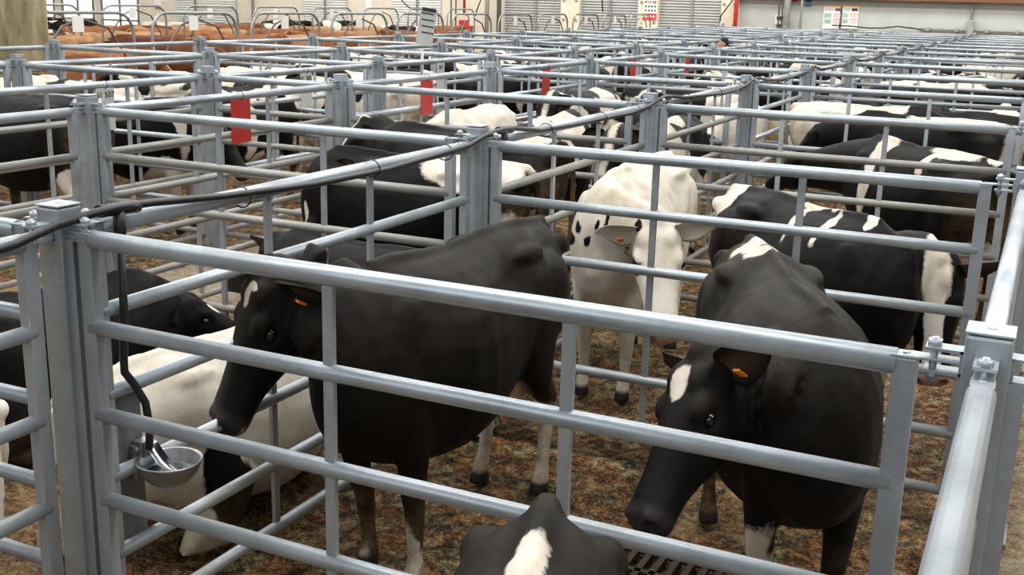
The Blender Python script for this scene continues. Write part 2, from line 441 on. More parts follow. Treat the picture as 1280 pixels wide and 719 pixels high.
    for s in (1, -1):
        he(.15, .092*s, .010, (.055, .032, .032)); he(.06, .05*s, .035, (.06, .05, .03))
        he(.10, .078*s, -.14, (.11, .04, .065))
        he(.500, .050*s, -.035, (.040, .032, .040))
    me = mb.mesh('raw', HOL); ob = bpy.data.objects.new('raw', me); COL.objects.link(ob)
    md = ob.modifiers.new('r', 'REMESH'); md.mode = 'VOXEL'; md.voxel_size = vox; md.use_smooth_shade = True
    ms = ob.modifiers.new('s', 'SMOOTH'); ms.factor = .5; ms.iterations = 4
    dg = bpy.context.evaluated_depsgraph_get(); dg.update()
    out = bpy.data.meshes.new_from_object(ob.evaluated_get(dg)); bpy.data.objects.remove(ob); bpy.data.meshes.remove(me)
    V = np.empty(len(out.vertices)*3, np.float32); out.vertices.foreach_get('co', V); V = V.reshape(-1, 3).astype(float)
    hn, sn, nn = np.array(h), np.array(side), np.array(nrm); Pn = np.array(P)
    L = (V-Pn)/K; ld, ls, ln = L@hn, L@sn, L@nn
    inhead = (ld > -.12) & (ld < .62) & (np.abs(ls) < .2) & (ln > -.26) & (ln < .12)
    # nostrils and eye hollows, pressed in
    if vox < .03:
        for s in (1, -1):
            q = np.sqrt(((ld-.543)/.045)**2+((ls-.056*s)/.026)**2+((ln+.032)/.032)**2)
            k = np.clip(1-q, 0, 1)*inhead; V -= (np.outer(k*.05, hn))
            q = np.sqrt(((ld-.165)/.042)**2+((ls-.118*s)/.035)**2+((ln+.03)/.03)**2)
            k = np.clip(1-q, 0, 1)*inhead; V -= (np.outer(k*.020, sn*s))
        # mouth line
        q = np.abs(ln+.082+.0*ld)/.010; k = np.clip(1-q, 0, 1)*inhead*(ld > .36)*(ld < .56); V -= k[:, None]*(np.sign(ls)[:, None]*sn*.010)
        # rib and flank relief
        if not lie:
            fl = np.clip(1-np.sqrt(((V[:, 0]+.20)/.17)**2+((V[:, 2]-1.22)/.12)**2), 0, 1)*(np.abs(V[:, 1]) > .12); V[:, 1] -= np.sign(V[:, 1])*fl*.02
            fl = np.clip(1-np.sqrt(((V[:, 0]+.60)/.13)**2+((V[:, 2]-1.30)/.08)**2), 0, 1)*(np.abs(V[:, 1]) > .07); V[:, 1] -= np.sign(V[:, 1])*fl*.03
        rib = np.sin(V[:, 0]*46+V[:, 2]*6)*np.clip((V[:, 0]+.15)/.2, 0, 1)*np.clip((.5-V[:, 0])/.15, 0, 1)*np.clip((V[:, 2]-dz-.75)/.2, 0, 1)*(np.abs(V[:, 1]) > .17)
        V[:, 1] += np.sign(V[:, 1])*rib*.0018
    V[:, 2] = np.maximum(V[:, 2], 0.0)
    base = V.copy(); nv = len(V)
    out.vertices.foreach_set('co', V.astype(np.float32).ravel())
    # ears joined into the same surface object
    bm = bmesh.new(); bm.from_mesh(out)
    earv = []
    es = g('ears', ((-.1, 1, -.12), (-.1, 1, -.12)))
    for s, (eh, esd, en) in ((1, es[0]), (-1, es[1])):
        root = P+(h*(-.005)+side*(.088*s)-nrm*.015)*K
        ax = (h*eh+side*(esd*s)+nrm*en).normalized(); el = .215*K
        fc = g('earface', (.65, 0, .25)); fr = (h*fc[0]+nrm*fc[2]); fr = (fr-ax*fr.dot(ax)).normalized(); wd = ax.cross(fr)
        na, nb2 = 9, 10; grid = {}
        for side2 in (0, 1):
            for i in range(na+1):
                t = i/na; wid = .072*K*math.sin(math.pi*min(1, (t*.86+.14))**.85)**.8 if t < .999 else .004
                if t < .25: wid = max(wid, .034)
                for j in range(nb2+1):
                    q = -1+2*j/nb2
                    cup = .045*(q*q)*(1-.6*t)+(.0 if t > .15 else .0)
                    thick = .006*(1 if side2 else -1)*(1-.7*q*q)
                    p = root+ax*(el*t)+wd*(wid*q)+fr*(cup*math.sin(math.pi*min(t+.15, 1))+thick)-nrm*(.03*t*t)
                    grid[side2, i, j] = bm.verts.new(p); earv.append((t, q, side2))
        for side2 in (0, 1):
            for i in range(na):
                for j in range(nb2):
                    f = [grid[side2, i, j], grid[side2, i+1, j], grid[side2, i+1, j+1], grid[side2, i, j+1]]
                    bm.faces.new(f if side2 else f[::-1]).smooth = True
        for i in range(na):
            for j, fl in ((0, 1), (nb2, 0)):
                f = [grid[0, i, j], grid[0, i+1, j], grid[1, i+1, j], grid[1, i, j]]
                bm.faces.new(f if fl else f[::-1]).smooth = True
        for j in range(nb2):
            bm.faces.new([grid[0, na, j], grid[0, na, j+1], grid[1, na, j+1], grid[1, na, j]])
    bm.to_mesh(out); bm.free()
    # ---- attributes
    n2 = len(out.vertices); V = np.empty(n2*3, np.float32); out.vertices.foreach_get('co', V); V = V.reshape(-1, 3).astype(float)
    seed = g('seed', 1)
    Q = V + .05*np.stack([fbm(V, 5, seed+k) for k in range(3)], 1)+.018*np.stack([fbm(V, 19, seed+9+k) for k in range(3)], 1)
    f = np.full(n2, 1.0 if g('base', 'k') == 'w' else -1.0)*.5
    L = (V+(Q-V)*.25-Pn)/K; HD = np.stack([L@hn, L@sn, L@nn], 1)
    ishead = (HD[:, 0] > -.16) & (HD[:, 0] < .65) & (np.abs(HD[:, 1]) < .32) & (HD[:, 2] > -.27) & (HD[:, 2] < .2)
    for b in g('blobs', []):
        kind, c, r = b[0], np.array(b[1]), np.array(b[2])
        src = HD if (len(b) > 3 and b[3] == 'head') else Q
        d = 1-np.sqrt((((src-c)/r)**2).sum(1)); d *= max(min(r)*2, .22)
        if len(b) > 3 and b[3] == 'head': d = np.where(ishead, d, -1)
        f = np.maximum(f, d) if kind == 'w' else np.minimum(f, -d)
    if g('random', 0):
        rs = np.random.RandomState(seed*13+1)
        fld = fbm(V*np.array([1, 1, .8]), 2.1, seed*7+3)+g('random', 0)
        f = fld*.7
        hd = np.clip((V[:, 0]-.75)/.1, 0, 1)
        f = f*(1-hd)+np.where(ishead, -.3, f)*hd
        blz = .03-np.abs(HD[:, 1]); f = np.where(ishead & (HD[:, 2] > -.05) & (HD[:, 1]**2 < .04) & (rs.rand() > .35), np.maximum(f, blz*2), f)
        if g('base', 'k') == 'w' or rs.rand() > .3: f = np.maximum(f, (.42-Q[:, 2])*.8) if not lie else f
    ear = np.zeros(n2); ear[nv:] = 1
    if n2 > nv:
        f[nv:] = np.where(np.ones(n2-nv, bool), g('earcol', -.5), 0)
    skin = np.zeros(n2); dark = np.zeros(n2)
    HL = (V-Pn)/K; hd0, hs0, hn0 = HL@hn, HL@sn, HL@nn
    body = ear < .5
    inh = body & (hd0 > -.1) & (np.abs(hs0) < .18) & (hn0 > -.26) & (hn0 < .13)
    mz = np.clip((hd0-.455)/.03, 0, 1)*inh
    if g('muzzle', 'dark') == 'dark': dark = np.maximum(dark, mz)
    else: skin = np.maximum(skin, mz)
    if g('lip', False): skin = np.maximum(skin, inh*np.clip(1-np.abs(hn0+.085)/.022, 0, 1)*np.clip((hd0-.49)/.02, 0, 1)*.75); dark *= (1-np.clip(skin*1.2, 0, 1))
    for s in (1, -1):
        dark = np.maximum(dark, inh*np.clip(1.4-np.sqrt(((hd0-.54)/.045)**2+((hs0-.056*s)/.022)**2+((hn0+.032)/.026)**2), 0, 1))
    if not lie:
        dark = np.maximum(dark, np.clip((.085-V[:, 2])/.02, 0, 1)*body)
        skin = np.maximum(skin, body*np.clip(1.25-np.sqrt(((V[:, 0]+.42)/.22)**2+(V[:, 1]/.15)**2+((V[:, 2]-.60)/.17)**2), 0, 1)*2).clip(0, 1)
        skin *= 1
    if n2 > nv:
        te = np.array(earv); inner = (te[:, 2] > .5)*np.clip(1-np.abs(te[:, 1])*1.1, 0, 1)*np.clip(1-te[:, 0], 0, 1)
        skin[nv:] = inner*g('earpink', .2)
    dirt = np.zeros(n2)
    if not lie:
        dirt = np.clip((.55-V[:, 2])/.45, 0, 1)*.85*g('dirty', 1)
        dirt = np.maximum(dirt, np.clip((-.55-V[:, 0])/.3, 0, 1)*np.clip((1.3-V[:, 2])/.4, 0, 1)*.7*g('dirty', 1))
    else:
        dirt = np.clip((.35-V[:, 2])/.35, 0, 1)*.7*g('dirty', 1)
    dirt = np.maximum(dirt, g('dusty', 0.0)*np.clip((V[:, 2]-.9)/.4, 0, 1))
    dirt *= 1-mz
    for k, a in (('coat', f), ('skin', skin), ('dirt', dirt), ('dark', dark)):
        at = out.attributes.new(k, 'FLOAT', 'POINT'); at.data.foreach_set('value', np.asarray(a, np.float32))
    out.materials.clear(); out.materials.append(g('mat', HOL)); out.name = name
    return out, (P, h, nrm, side, es, K)

def hero(spec, loc, ang, label, group=None, scale=1.0, tags=(), eyes=True, cat='cow'):
    me, (P, h, nrm, side, es, K) = make_cow(spec, 'cow')
    o = link('cow', me, None, (loc[0], loc[1], 0), math.radians(ang)); o.scale = (scale,)*3
    tag(o, label, cat, group)
    if eyes:
        for s in (1, -1):
            mb = MB(); ellipsoid(mb, P+(h*.168+side*(.113*s)-nrm*.024)*K, (.026, .016, .020), (h, side, nrm)); mb.build('eye', EYE, o)
    for s in tags:
        mb = MB()
        ax = (h*es[0][0]+side*(es[0][1]*s)+nrm*es[0][2]).normalized(); c = P+(side*(.085*s)-nrm*.03)*K+ax*.11+h*.045
        mb.box((0, 0, 0), (.010, .036, .045), .003)
        R = Matrix((h, side, nrm)).transposed()
        mb.v = [tuple(R @ Vector(v)+c) for v in mb.v]
        mb.build('ear_tag', ORANGE, o)
    return o
# ------------------------------------------------------------------ pixel -> point on a plane of the place (1280x719 frame)
def ray(u, v):
    return (fw_cam*FPX + RX*(u-640) - RY*(v-359.5)).normalized()
fw_cam = fw
CAMP = Vector((CX, CY, CZ))
def at(u, v, z):
    d = ray(u, v); t = (z-CZ)/d.z; return CAMP+d*t
def onwall(u, v, y=46.0):
    d = ray(u, v); t = (y-CY)/d.y; return CAMP+d*t
def pix(p):
    d = Vector(p)-CAMP; z = d.dot(fw_cam)
    return (640+FPX*d.dot(RX)/z, 359.5-FPX*d.dot(RY)/z, z)

ORD = ['', 'first', 'second', 'third', 'fourth', 'fifth', 'sixth', 'seventh', 'eighth', 'ninth', 'tenth', 'eleventh', 'twelfth', 'thirteenth', 'fourteenth', 'fifteenth']
YN = [0.0, 2.96, 5.93, 8.95, 11.95, 15.05] + [15.05+3.07*k for k in range(1, 10)]   # 0..14
XS, XR, XL, XM, XN, XO = 0.0, 2.81, -2.93, -4.45, -7.0, -9.75
H = 1.8

# ------------------------------------------------------------------ floor
def build_floor():
    def hgt(X, Y):
        P = np.stack([X.ravel(), Y.ravel(), np.zeros(X.size)], 1)
        a = fbm(P, 3.1, 5)*.010+fbm(P, 11, 8)*.012+np.clip(fbm(P, 24, 11)-.1, 0, 1)*.030
        return (a-.026).reshape(X.shape)
    def lane(X, Y):
        l1 = np.clip(1-np.abs(X+3.7)/1.1, 0, 1)*1.6
        l2 = np.clip((X-2.7)/.4, 0, 1)*.85
        l3 = np.clip((-.6-Y)/.5, 0, 1)*.3
        l4 = .9*np.clip(1-np.sqrt(((X+2.5)/1.6)**2+((Y-5.2)/1.3)**2), 0, 1)
        l5 = np.clip(1-np.sqrt(((X+1.9)/1.2)**2+((Y-3.9)/1.4)**2), 0, 1)
        return np.clip(np.maximum.reduce([l1, l2, l3, l4, l5]), 0, 1)
    mbs = []
    def grid(name, x0, x1, y0, y1, st, z0):
        nx = int((x1-x0)/st)+1; ny = int((y1-y0)/st)+1
        xs = np.linspace(x0, x1, nx); ys = np.linspace(y0, y1, ny)
        X, Y = np.meshgrid(xs, ys); Z = hgt(X, Y)+z0
        vs = np.stack([X.ravel(), Y.ravel(), Z.ravel()], 1)
        i = np.arange(nx*ny).reshape(ny, nx)
        fs = np.stack([i[:-1, :-1].ravel(), i[:-1, 1:].ravel(), i[1:, 1:].ravel(), i[1:, :-1].ravel()], 1)
        return vs, fs, lane(X, Y).ravel()
    a = grid('n', -5.2, 4.6, -3.6, 6.4, .033, 0)
    b = grid('m', -12, 4.6, 6.4, 16, .12, 0); c = grid('w', -12, -5.2, -3.6, 6.4, .12, 0)
    d = grid('f', -80, 16, 16, 46, 1.0, 0); e = grid('g', -80, -12, -12, 16, 1.0, 0); f2 = grid('h', 4.6, 16, -12, 16, 1.0, 0); g2 = grid('i', -12, 4.6, -12, -3.6, .6, 0)
    V = []; F = []; LN = []; off = 0
    for v, f, l in (a, b, c, d, e, f2, g2):
        V.append(v); F.append(f+off); LN.append(l); off += len(v)
    V = np.concatenate(V); F = np.concatenate(F); LN = np.concatenate(LN)
    me = bpy.data.meshes.new('floor'); me.from_pydata(V.tolist(), [], F.tolist()); me.materials.append(GROUND)
    me.polygons.foreach_set('use_smooth', [True]*len(F))
    at_ = me.attributes.new('lane', 'FLOAT', 'POINT'); at_.data.foreach_set('value', LN.astype(np.float32))
    return tag(link('floor', me), kind='structure')
build_floor()

# ------------------------------------------------------------------ back wall
YW = 46.0
tag(MB().box((-32, YW+.15, 3.2), (96, .3, 6.4)).build('wall_back', WALL), kind='structure')
tag(MB().box((5.0, YW-.2, 3.35), (30, .4, .9)).build('trim_1', simple('brown_beam', (.16, .07, .03), .7)), kind='structure')
def shutter(n, px0, px1, mat, mid=None):
    x0 = onwall(px0, 10).x; x1 = onwall(px1, 10).x; mb = MB(); ns = 38; hh = 4.6/ns
    for k in range(ns):
        z = k*hh; y = YW-.03
        mb.add([(x0, y, z), (x1, y, z), (x1, y-.06, z+hh*.35), (x0, y-.06, z+hh*.35), (x1, y-.05, z+hh*.8), (x0, y-.05, z+hh*.8), (x1, y, z+hh), (x0, y, z+hh)],
               [(0, 1, 2, 3), (3, 2, 4, 5), (5, 4, 6, 7)])
    o = tag(mb.build('door_%d' % n, mat), kind='structure')
    if mid:
        xm = onwall(mid, 10).x; MB().box((xm, YW-.11, 2.3), (.10, .08, 4.6), .01).build('door_post', GALV2, o)
    return o
shutter(1, 222, 296, SHUTW, 246); shutter(2, 380, 434, SHUTW, 408); shutter(3, 492, 552, SHUTW, 523)
shutter(4, 632, 705, SHUT, 671); shutter(5, 728, 801, SHUT, 764); shutter(6, 826, 904, SHUT, 866)
# daylight doors
DAY, n_, l_, p_ = newmat('daylight_panel')
p_.inputs['Base Color'].default_value = (.9, .93, .95, 1); p_.inputs['Emission Color'].default_value = (.93, .97, 1, 1); p_.inputs['Emission Strength'].default_value = 1.3
for i, (a, b) in enumerate(((28, 69), (80, 118), (129, 174))):
    x0 = onwall(a, 5).x; x1 = onwall(b, 5).x
    w = tag(MB().box(((x0+x1)/2, YW-.04, 2.1), (x1-x0, .06, 4.2)).build('window_%d' % (i+1), DAY), kind='structure')
    fr = MB()
    for x in (x0, x1, (x0+x1)/2): fr.box((x, YW-.10, 2.1), (.14, .06, 4.3))
    fr.box(((x0+x1)/2, YW-.10, .9), (x1-x0, .06, .1)); fr.build('window_frame', GALV2, w)
def pillar(n, px0, px1, dep=.35):
    x0 = onwall(px0, 10).x; x1 = onwall(px1, 10).x
    o = tag(MB().box(((x0+x1)/2, YW-dep/2, 3), (x1-x0, dep, 6), .02).build('trim_%d' % n, CREAM), kind='structure')
    b = MB()
    for z in (1.0, 1.75, 2.6, 3.35):
        for f in (.18, .82): 
            x = x0+(x1-x0)*f; b.tube([(x, YW-dep, z), (x, YW-dep-.05, z)], .06, 8)
    b.build('anchor_bolt', GALV2, o)
pillar(2, 704.5, 728); pillar(3, 800.5, 826); pillar(4, 904, 925)
def wall_pipe(name, px, mat, r, label, cat, z0=0, z1=6, y=YW-.55, grp=None, px2=None):
    a = onwall(px, 0, y); 
    return tag(MB().tube([(a.x, y, z0), (a.x, y, z1)], r, 10).build(name, mat), label, cat, grp)
REDP = simple('red_paint', (.55, .035, .02), .45)
wall_pipe('standpipe', 921, REDP, .09, 'thick red standpipe on the wall beside the right end of the shutters', 'pipe')
wall_pipe('standpipe', 580.5, REDP, .06, 'thin red standpipe running down to the hose cabinet', 'pipe', 1.9)
GP = simple('grey_pipe', (.30, .30, .28), .5); DP = simple('dark_pipe', (.10, .10, .09), .5)
for px, r, m, t in ((609, .10, GP, 'grey downpipe in the pair left of the grey shutters, nearer the hose cabinet'), (624, .11, DP, 'dark downpipe in the pair left of the grey shutters, nearer the shutter'), (564, .035, DP, 'thin dark conduit on cream wall, left one of the pair'),
                    (570, .035, DP, 'thin dark conduit on cream wall, beside the red standpipe'), (975, .035, DP, 'thin conduit above the small wall box, on its left'), (985, .14, GP, 'broad grey downpipe right beside the small wall box'),
                    (1003, .05, GP, 'thin grey pipe where cream wall meets grey wall'), (316, .09, GP, 'grey downpipe on the cream wall by the white shutters'), (979, .03, DP, 'thin conduit above the small wall box, on its right')):
    wall_pipe('downpipe', px, m, r, t, 'pipe')
a = onwall(1216, 2); b = onwall(1213, 38)
o = tag(MB().tube([(a.x, YW-.12, 6), (b.x, YW-.12, 1.2)], .05, 10).build('conduit', GP), 'grey conduit coming down the grey wall under the brown beam', 'pipe')
MB().box((b.x, YW-.2, 1.95), (.25, .2, .55), .02).build('junction_box', GP, o)
mb = MB(); z = onwall(1150, 36).z; xs = [onwall(p, 36).x for p in (1150, 1280)]
mb.tube([(xs[0], YW-.1, z), (xs[1], YW-.1, z), (8, YW-.1, z)], .045, 8)
for k in range(9): mb.box((xs[0]+1.1*k+.3, YW-.1, z), (.14, .16, .14))
tag(mb.build('wall_conduit', GP), 'long horizontal conduit with clips along the grey wall', 'pipe')
mb = MB(); pts = [onwall(u, v, YW-.2) for u, v in ((1040, 31.5), (1062, 32.5), (1085, 35), (1105, 35), (1122, 33), (1138, 35), (1152, 37))]
mb.tube(pts, .03, 6); tag(mb.build('cable', BLACKRUB), 'slack black cable hanging along the grey wall below the posters', 'cable')
for pts, lab in (([(742/1.0+10, -8), (752.5, 0), (753.5, 15)], 'short black cable hanging before the second grey shutter'), ([(916, 0), (907, 12), (901, 20), (900, 27)], 'black cable looping down the pillar beside the red standpipe'), ([(601, 0), (597, 10), (594, 20)], 'black cable slanting down beside the hose cabinet'), ([(502, 0), (508, 7), (514, 11)], 'black cable drooping in front of the white shutter')):
    tag(MB().tube([onwall(u, v, YW-.7) for u, v in pts], .03, 6).build('cable', BLACKRUB), lab, 'cable')
# hose cabinet, extinguisher, boxes, signs and posters
def wbox(name, px0, py0, px1, py1, mat, dep, y=YW):
    a = onwall(px0, py0, y); b = onwall(px1, py1, y)
    return MB().box(((a.x+b.x)/2, y-dep/2, (a.z+b.z)/2), (abs(b.x-a.x), dep, abs(a.z-b.z)), min(.02, dep*.3)).build(name, mat)
tag(wbox('hose_cabinet', 583, 25, 591.5, 37, REDP, .35), 'red fire hose cabinet on the cream wall', 'cabinet')
o = tag(wbox('call_point', 577, 25, 583, 31, REDP, .3), 'small red call point box beside the hose cabinet', 'box')
a = onwall(581, 26.7, YW-.31); MB().box((a.x, a.y, a.z), (.16, .02, .10)).build('call_plate', PAPER, o)
o = tag(wbox('wall_box', 971.5, 19, 981.5, 30.5, PAPER, .3), 'small white electric box low on the cream wall', 'box')
a = onwall(976, 22.3, YW-.31); MB().box((a.x, a.y-.02, a.z), (.34, .05, .13)).build('box_window', simple('dark_brown', (.08, .03, .02), .5), o)
MB().box((a.x-.05, a.y-.02, a.z-.32), (.2, .03, .1)).build('box_label', INK, o)
def poster(px0, px1, label, pict):
    a = onwall(px0, 7); b = onwall(px1, 36.5); w = b.x-a.x; h = a.z-b.z; y = YW-.05; cx = (a.x+b.x)/2; cz = (a.z+b.z)/2
    o = tag(MB().box((cx, y, cz), (w, .03, h)).build('poster', PAPER), label, 'poster')
    MB().box((cx, y-.02, a.z-h*.03), (w*.97, .012, h*.055)).build('header_band', ORANGEBAND, o)
    MB().box((cx+w*.28, y-.02, a.z-h*.16), (w*.32, .012, h*.12)).build('picture', simple('pic', pict, .7, 0, .5, 40), o)
    for zt, hh, m, x0, x1 in ((.12, .02, GREYINK, -.45, .05), (.16, .02, GREYINK, -.45, .05), (.20, .02, GREYINK, -.45, .02)):
        MB().box((cx+w*(x0+x1)/2, y-.02, a.z-h*zt), (w*(x1-x0), .012, h*hh*.7)).build('text_line', m, o)
    for zz in (.33, .58):
        MB().box((cx-w*.25, y-.02, a.z-h*zz), (w*.42, .012, h*.02)).build('text_heading', GREENINK, o)
        MB().box((cx+w*.25, y-.02, a.z-h*zz), (w*.42, .012, h*.02)).build('text_heading', REDINK, o)
        mb = MB(); mc = MB()
        for k in range(5):
            mb.box((cx-w*.25, y-.02, a.z-h*(zz+.045+.032*k)), (w*.40, .012, h*.010)); mc.box((cx+w*.25, y-.02, a.z-h*(zz+.045+.032*k)), (w*.40, .012, h*.010))
        mb.build('text_block', GREENINK, o); mc.build('text_block', PINKINK, o)
poster(1030.6, 1051.2, 'white notice poster with orange header, the left of two on the grey wall', (.10, .10, .05))
poster(1051.6, 1071.6, 'white notice poster with orange header, the right of two on the grey wall', (.05, .035, .03))
# warning sign on the pillar
a = onwall(813.5, 3, YW-.36); w = .62; y = YW-.37
o = tag(MB().box((a.x, y, 2.38), (w, .02, 1.08)).build('warning_sign', PAPER), 'tall white and red warning notice on the bolted cream pillar', 'sign')
mb = MB()
for i, wd in enumerate((.10, .05, .07, .05, .09)): mb.box((a.x-.22+.11*i, y-.015, 2.62), (wd, .01, .09))
mb.box((a.x, y-.015, 2.74), (.42, .01, .05)); mb.build('red_lettering', REDINK, o)
mb = MB()
for r in range(2):
    for i in range(4): mb.box((a.x-.2+.14*i, y-.015, 2.42-.17*r), (.08, .01, .07))
mb.build('pictograms', INK, o)
MB().box((a.x, y-.012, 1.99), (w*.98, .01, .28), ).build('red_panel', REDINK, o)
mb = MB()
for i, wd in enumerate((.10, .16, .08)): mb.box((a.x-.18+.18*i, y-.024, 1.99), (wd, .008, .07))
mb.build('white_lettering', PAPER, o)
o = tag(wbox('sign', 991, -4, 997, 2.6, REDINK, .04), 'small red sign high on the cream wall', 'sign')
o = tag(wbox('sign', 1008, -6, 1014, 4, PAPER, .03), 'small blue and white sign high on the grey wall', 'sign')
a = onwall(1011, -1, YW-.05)
MB().lathe([(.001, 0), (.15, 0), (.15, .02), (.001, .02)], (a.x, a.y, a.z), 16, Matrix.Rotation(math.radians(90), 3, 'X')).build('blue_disc', BLUEINK, o)
MB().box((a.x, a.y, a.z-.24), (.3, .01, .07)).build('blue_lettering', BLUEINK, o)
o = tag(wbox('sign', 457, -5, 465, 10, PAPER, .04), 'white notice on the cream wall between white shutters', 'sign')
o = tag(wbox('sign', 193, -2, 202, 11, PAPER, .04), 'white and red notice on the wall beside the bright doorway', 'sign')
a = onwall(197.5, 8, YW-.06); MB().box((a.x, a.y, a.z), (.36, .02, .14)).build('red_lettering', REDINK, o)
tag(wbox('banner', 92, 9, 110, 13.5, REDP, .06), 'long red banner low on the wall beside the bright doorways', 'banner')
# concrete column near the pens on the left
pc = Vector((-11.35, 9.75, 0))
col_ = tag(MB().box((pc.x, pc.y, 3), (.62, .62, 6), .02).build('concrete_column', MOSS), 'mossy square concrete column standing behind the pens', 'column')

# ------------------------------------------------------------------ pens: posts
def post_mesh_parts(near=True):
    b = MB().box((0, 0, H/2-.004), (.098, .098, H-.008), .008)
    c = MB().box((0, 0, H-.002), (.102, .102, .006), .002)
    c.lathe([(.001, H+.002), (.010, H+.002), (.010, H+.0015)], n=12)
    pl = MB().box((0, 0, .012), (.26, .26, .012), .002)
    for a in range(4):
        ca, sa = math.cos(a*math.pi/2), math.sin(a*math.pi/2)
        pl.tube([(.1*(ca-sa), .1*(sa+ca), .01), (.1*(ca-sa), .1*(sa+ca), .04)], .012, 6)
        x1, x2 = .05, .115
        v = [(x1, -.004, .018), (x2, -.004, .018), (x1, -.004, .11), (x1, .004, .018), (x2, .004, .018), (x1, .004, .11)]
        v = [(p[0]*ca-p[1]*sa, p[0]*sa+p[1]*ca, p[2]) for p in v]
        pl.add(v, [(0, 1, 2), (3, 5, 4), (0, 3, 4, 1), (1, 4, 5, 2), (2, 5, 3, 0)])
    ch = MB()
    for (dx, dy) in ((.066, 0), (0, .066)):
        # open channel guides welded to two faces, ending below the cap
        rz = math.atan2(dy, dx)
        for s in (1, -1): ch.box((dx-s*.028*math.sin(rz), dy+s*.028*math.cos(rz), .86), (.036, .006, 1.66), 0, rz)
        ch.box((dx*1.0, dy*1.0, .86), (.008, .055, 1.66), 0, rz)
    return b, c, pl, ch
def hinge_lug():
    mb = MB()
    for z in (1.742, 1.690): mb.box((.088, 0, z), (.085, .05, .007))
    mb.box((.052, 0, 1.716), (.008, .05, .06))
    mb2 = MB(); mb2.tube([(.112, 0, 1.66), (.112, 0, 1.765)], .0085, 8); mb2.tube([(.112, 0, 1.745), (.112, 0, 1.760)], .017, 6); mb2.tube([(.112, 0, 1.672), (.112, 0, 1.684)], .016, 6)
    return mb, mb2
pb, pcap, ppl, pch = post_mesh_parts()
PM = [('post_tube', pb.mesh('post_tube', GALV)), ('post_cap', pcap.mesh('post_cap', GALV)), ('base_plate', ppl.mesh('base_plate', GALV2)), ('guide_channel', pch.mesh('guide_channel', GALV))]
lg, bt = hinge_lug(); LUG = lg.mesh('hinge_lug', GALV); BOLT = bt.mesh('bolt', GALV)
allm = MB()
for m_ in (pb, pcap, ppl, pch): allm.add(m_.v, m_.f)
for a in range(4):
    ca, sa = math.cos(a*math.pi/2), math.sin(a*math.pi/2)
    allm.add([(p[0]*ca-p[1]*sa, p[0]*sa+p[1]*ca, p[2]) for p in lg.v], lg.f)
POST_FAR = allm.mesh('pen_post', GALV)
ROWN = {'S': 'hose-lined', 'R': 'right-hand', 'L': 'lane-side', 'M': 'lane-far', 'N': 'middle-left', 'O': 'far-left'}
RX_ = {'S': XS, 'R': XR, 'L': XL, 'M': XM, 'N': XN, 'O': XO}
def vis(p, mx=60, my=40):
    u, v, z = pix(p)
    return z > .1 and -mx < u < 1280+mx and -my < v < 719+my
def place_post(row, n):
    x, y = RX_[row], YN[n]
    if not any(vis((x, y, z)) for z in (0, .9, 1.8)): return
    d = (Vector((x, y, 1))-CAMP).length
    rown = {'S': 'the row carrying the black hose', 'R': 'the row right of the hose', 'L': 'the near side of the lane', 'M': 'the far side of the lane', 'N': 'the row beyond the lane', 'O': 'the row before brown cattle'}[row]
    lab = 'galvanised square post, %s from the front in %s' % (ORD[n+1], rown)
    grp = 'posts of '+rown
    if d < 13:
        e = empty('pen_post', (x, y, 0), 0, lab, 'post', grp)
        for nm, me in PM: link(nm, me, e)
        dirs = [0, 2] + ([1, 3])
        for a in dirs:
            l = link('hinge_lug', LUG, e, (0, 0, 0), a*math.pi/2); link('bolt', BOLT, l)
    else:
        tag(link('pen_post', POST_FAR, None, (x, y, 0)), lab, 'post', grp)
for row in 'SRLMNO':
    for n in range(0, 15): place_post(row, n)

# ------------------------------------------------------------------ gates
RZ = (1.695, 1.40, 1.095, .785, .48, .18)
def gate_parts(L, bars=(.37, .67), flat=False):
    """gate running along +X between stiles at 0 and L"""
    P = []
    P.append(('top_rail', MB().tube([(.02, 0, RZ[0]), (L-.02, 0, RZ[0])], .031, 16)))
    for z in RZ[1:]: P.append(('rail', MB().tube([(.0, 0, z), (L, 0, z)], .0265, 14)))
    for x, sgn in ((0, -1), (L, 1)):
        st = MB().box((x, 0, .90), (.055, .042, 1.62), .004)
        st.box((x, 0, 1.714), (.062, .05, .008), .002)
        P.append(('stile', st))
        hg = MB().box((x+sgn*.065, 0, 1.716), (.13, .045, .007), .002)
        hg.lathe([(.001, 1.7215), (.009, 1.7215), (.009, 1.720)], (x, 0, 0), 10)
        P.append(('hinge_plate', hg))
    for f in bars: P.append(('brace_bar', MB().box((L*f, 0, .925), (.036, .020, 1.51), .003)))
    return P
GM = {}
BR = {}
def gate_meshes(key, L, bars):
    if key in GM: return GM[key]
    P = gate_parts(L, bars)
    far = MB()
    for nm, m_ in P: far.add(m_.v, m_.f, True)
    fm = far.mesh('pen_gate', GALV)
    GM[key] = ([(nm, m_.mesh(nm, GALV if nm != 'rail' else GALV2)) for nm, m_ in P], fm)
    return GM[key]
def gate(p0, p1, label, group=None, bars=(.37, .67), off0=.12, off1=.17, force=None):
    p0 = Vector(p0); p1 = Vector(p1); d = (p1-p0); L = d.length; d.normalize()
    L2 = round(L-off0-off1, 2); parts, fm = gate_meshes((L2, bars), L2, bars)
    o0 = p0+d*off0; rz = math.atan2(d.y, d.x)
    mid = (p0+p1)/2; dist = (Vector((mid.x, mid.y, 1))-CAMP).length
    if force or dist < 11.5:
        e = empty('pen_gate', (o0.x, o0.y, 0), rz, label, 'gate', group)
        for nm, me in parts:
            if nm == 'rail' and dist < 6.3:
                if me.name+'b' not in BR: BR[me.name+'b'] = me.copy(); BR[me.name+'b'].materials[0] = GALV
                me = BR[me.name+'b']
            link(nm, me, e)
        return e
    return tag(link('pen_gate', fm, None, (o0.x, o0.y, 0), rz), label, 'gate', group)
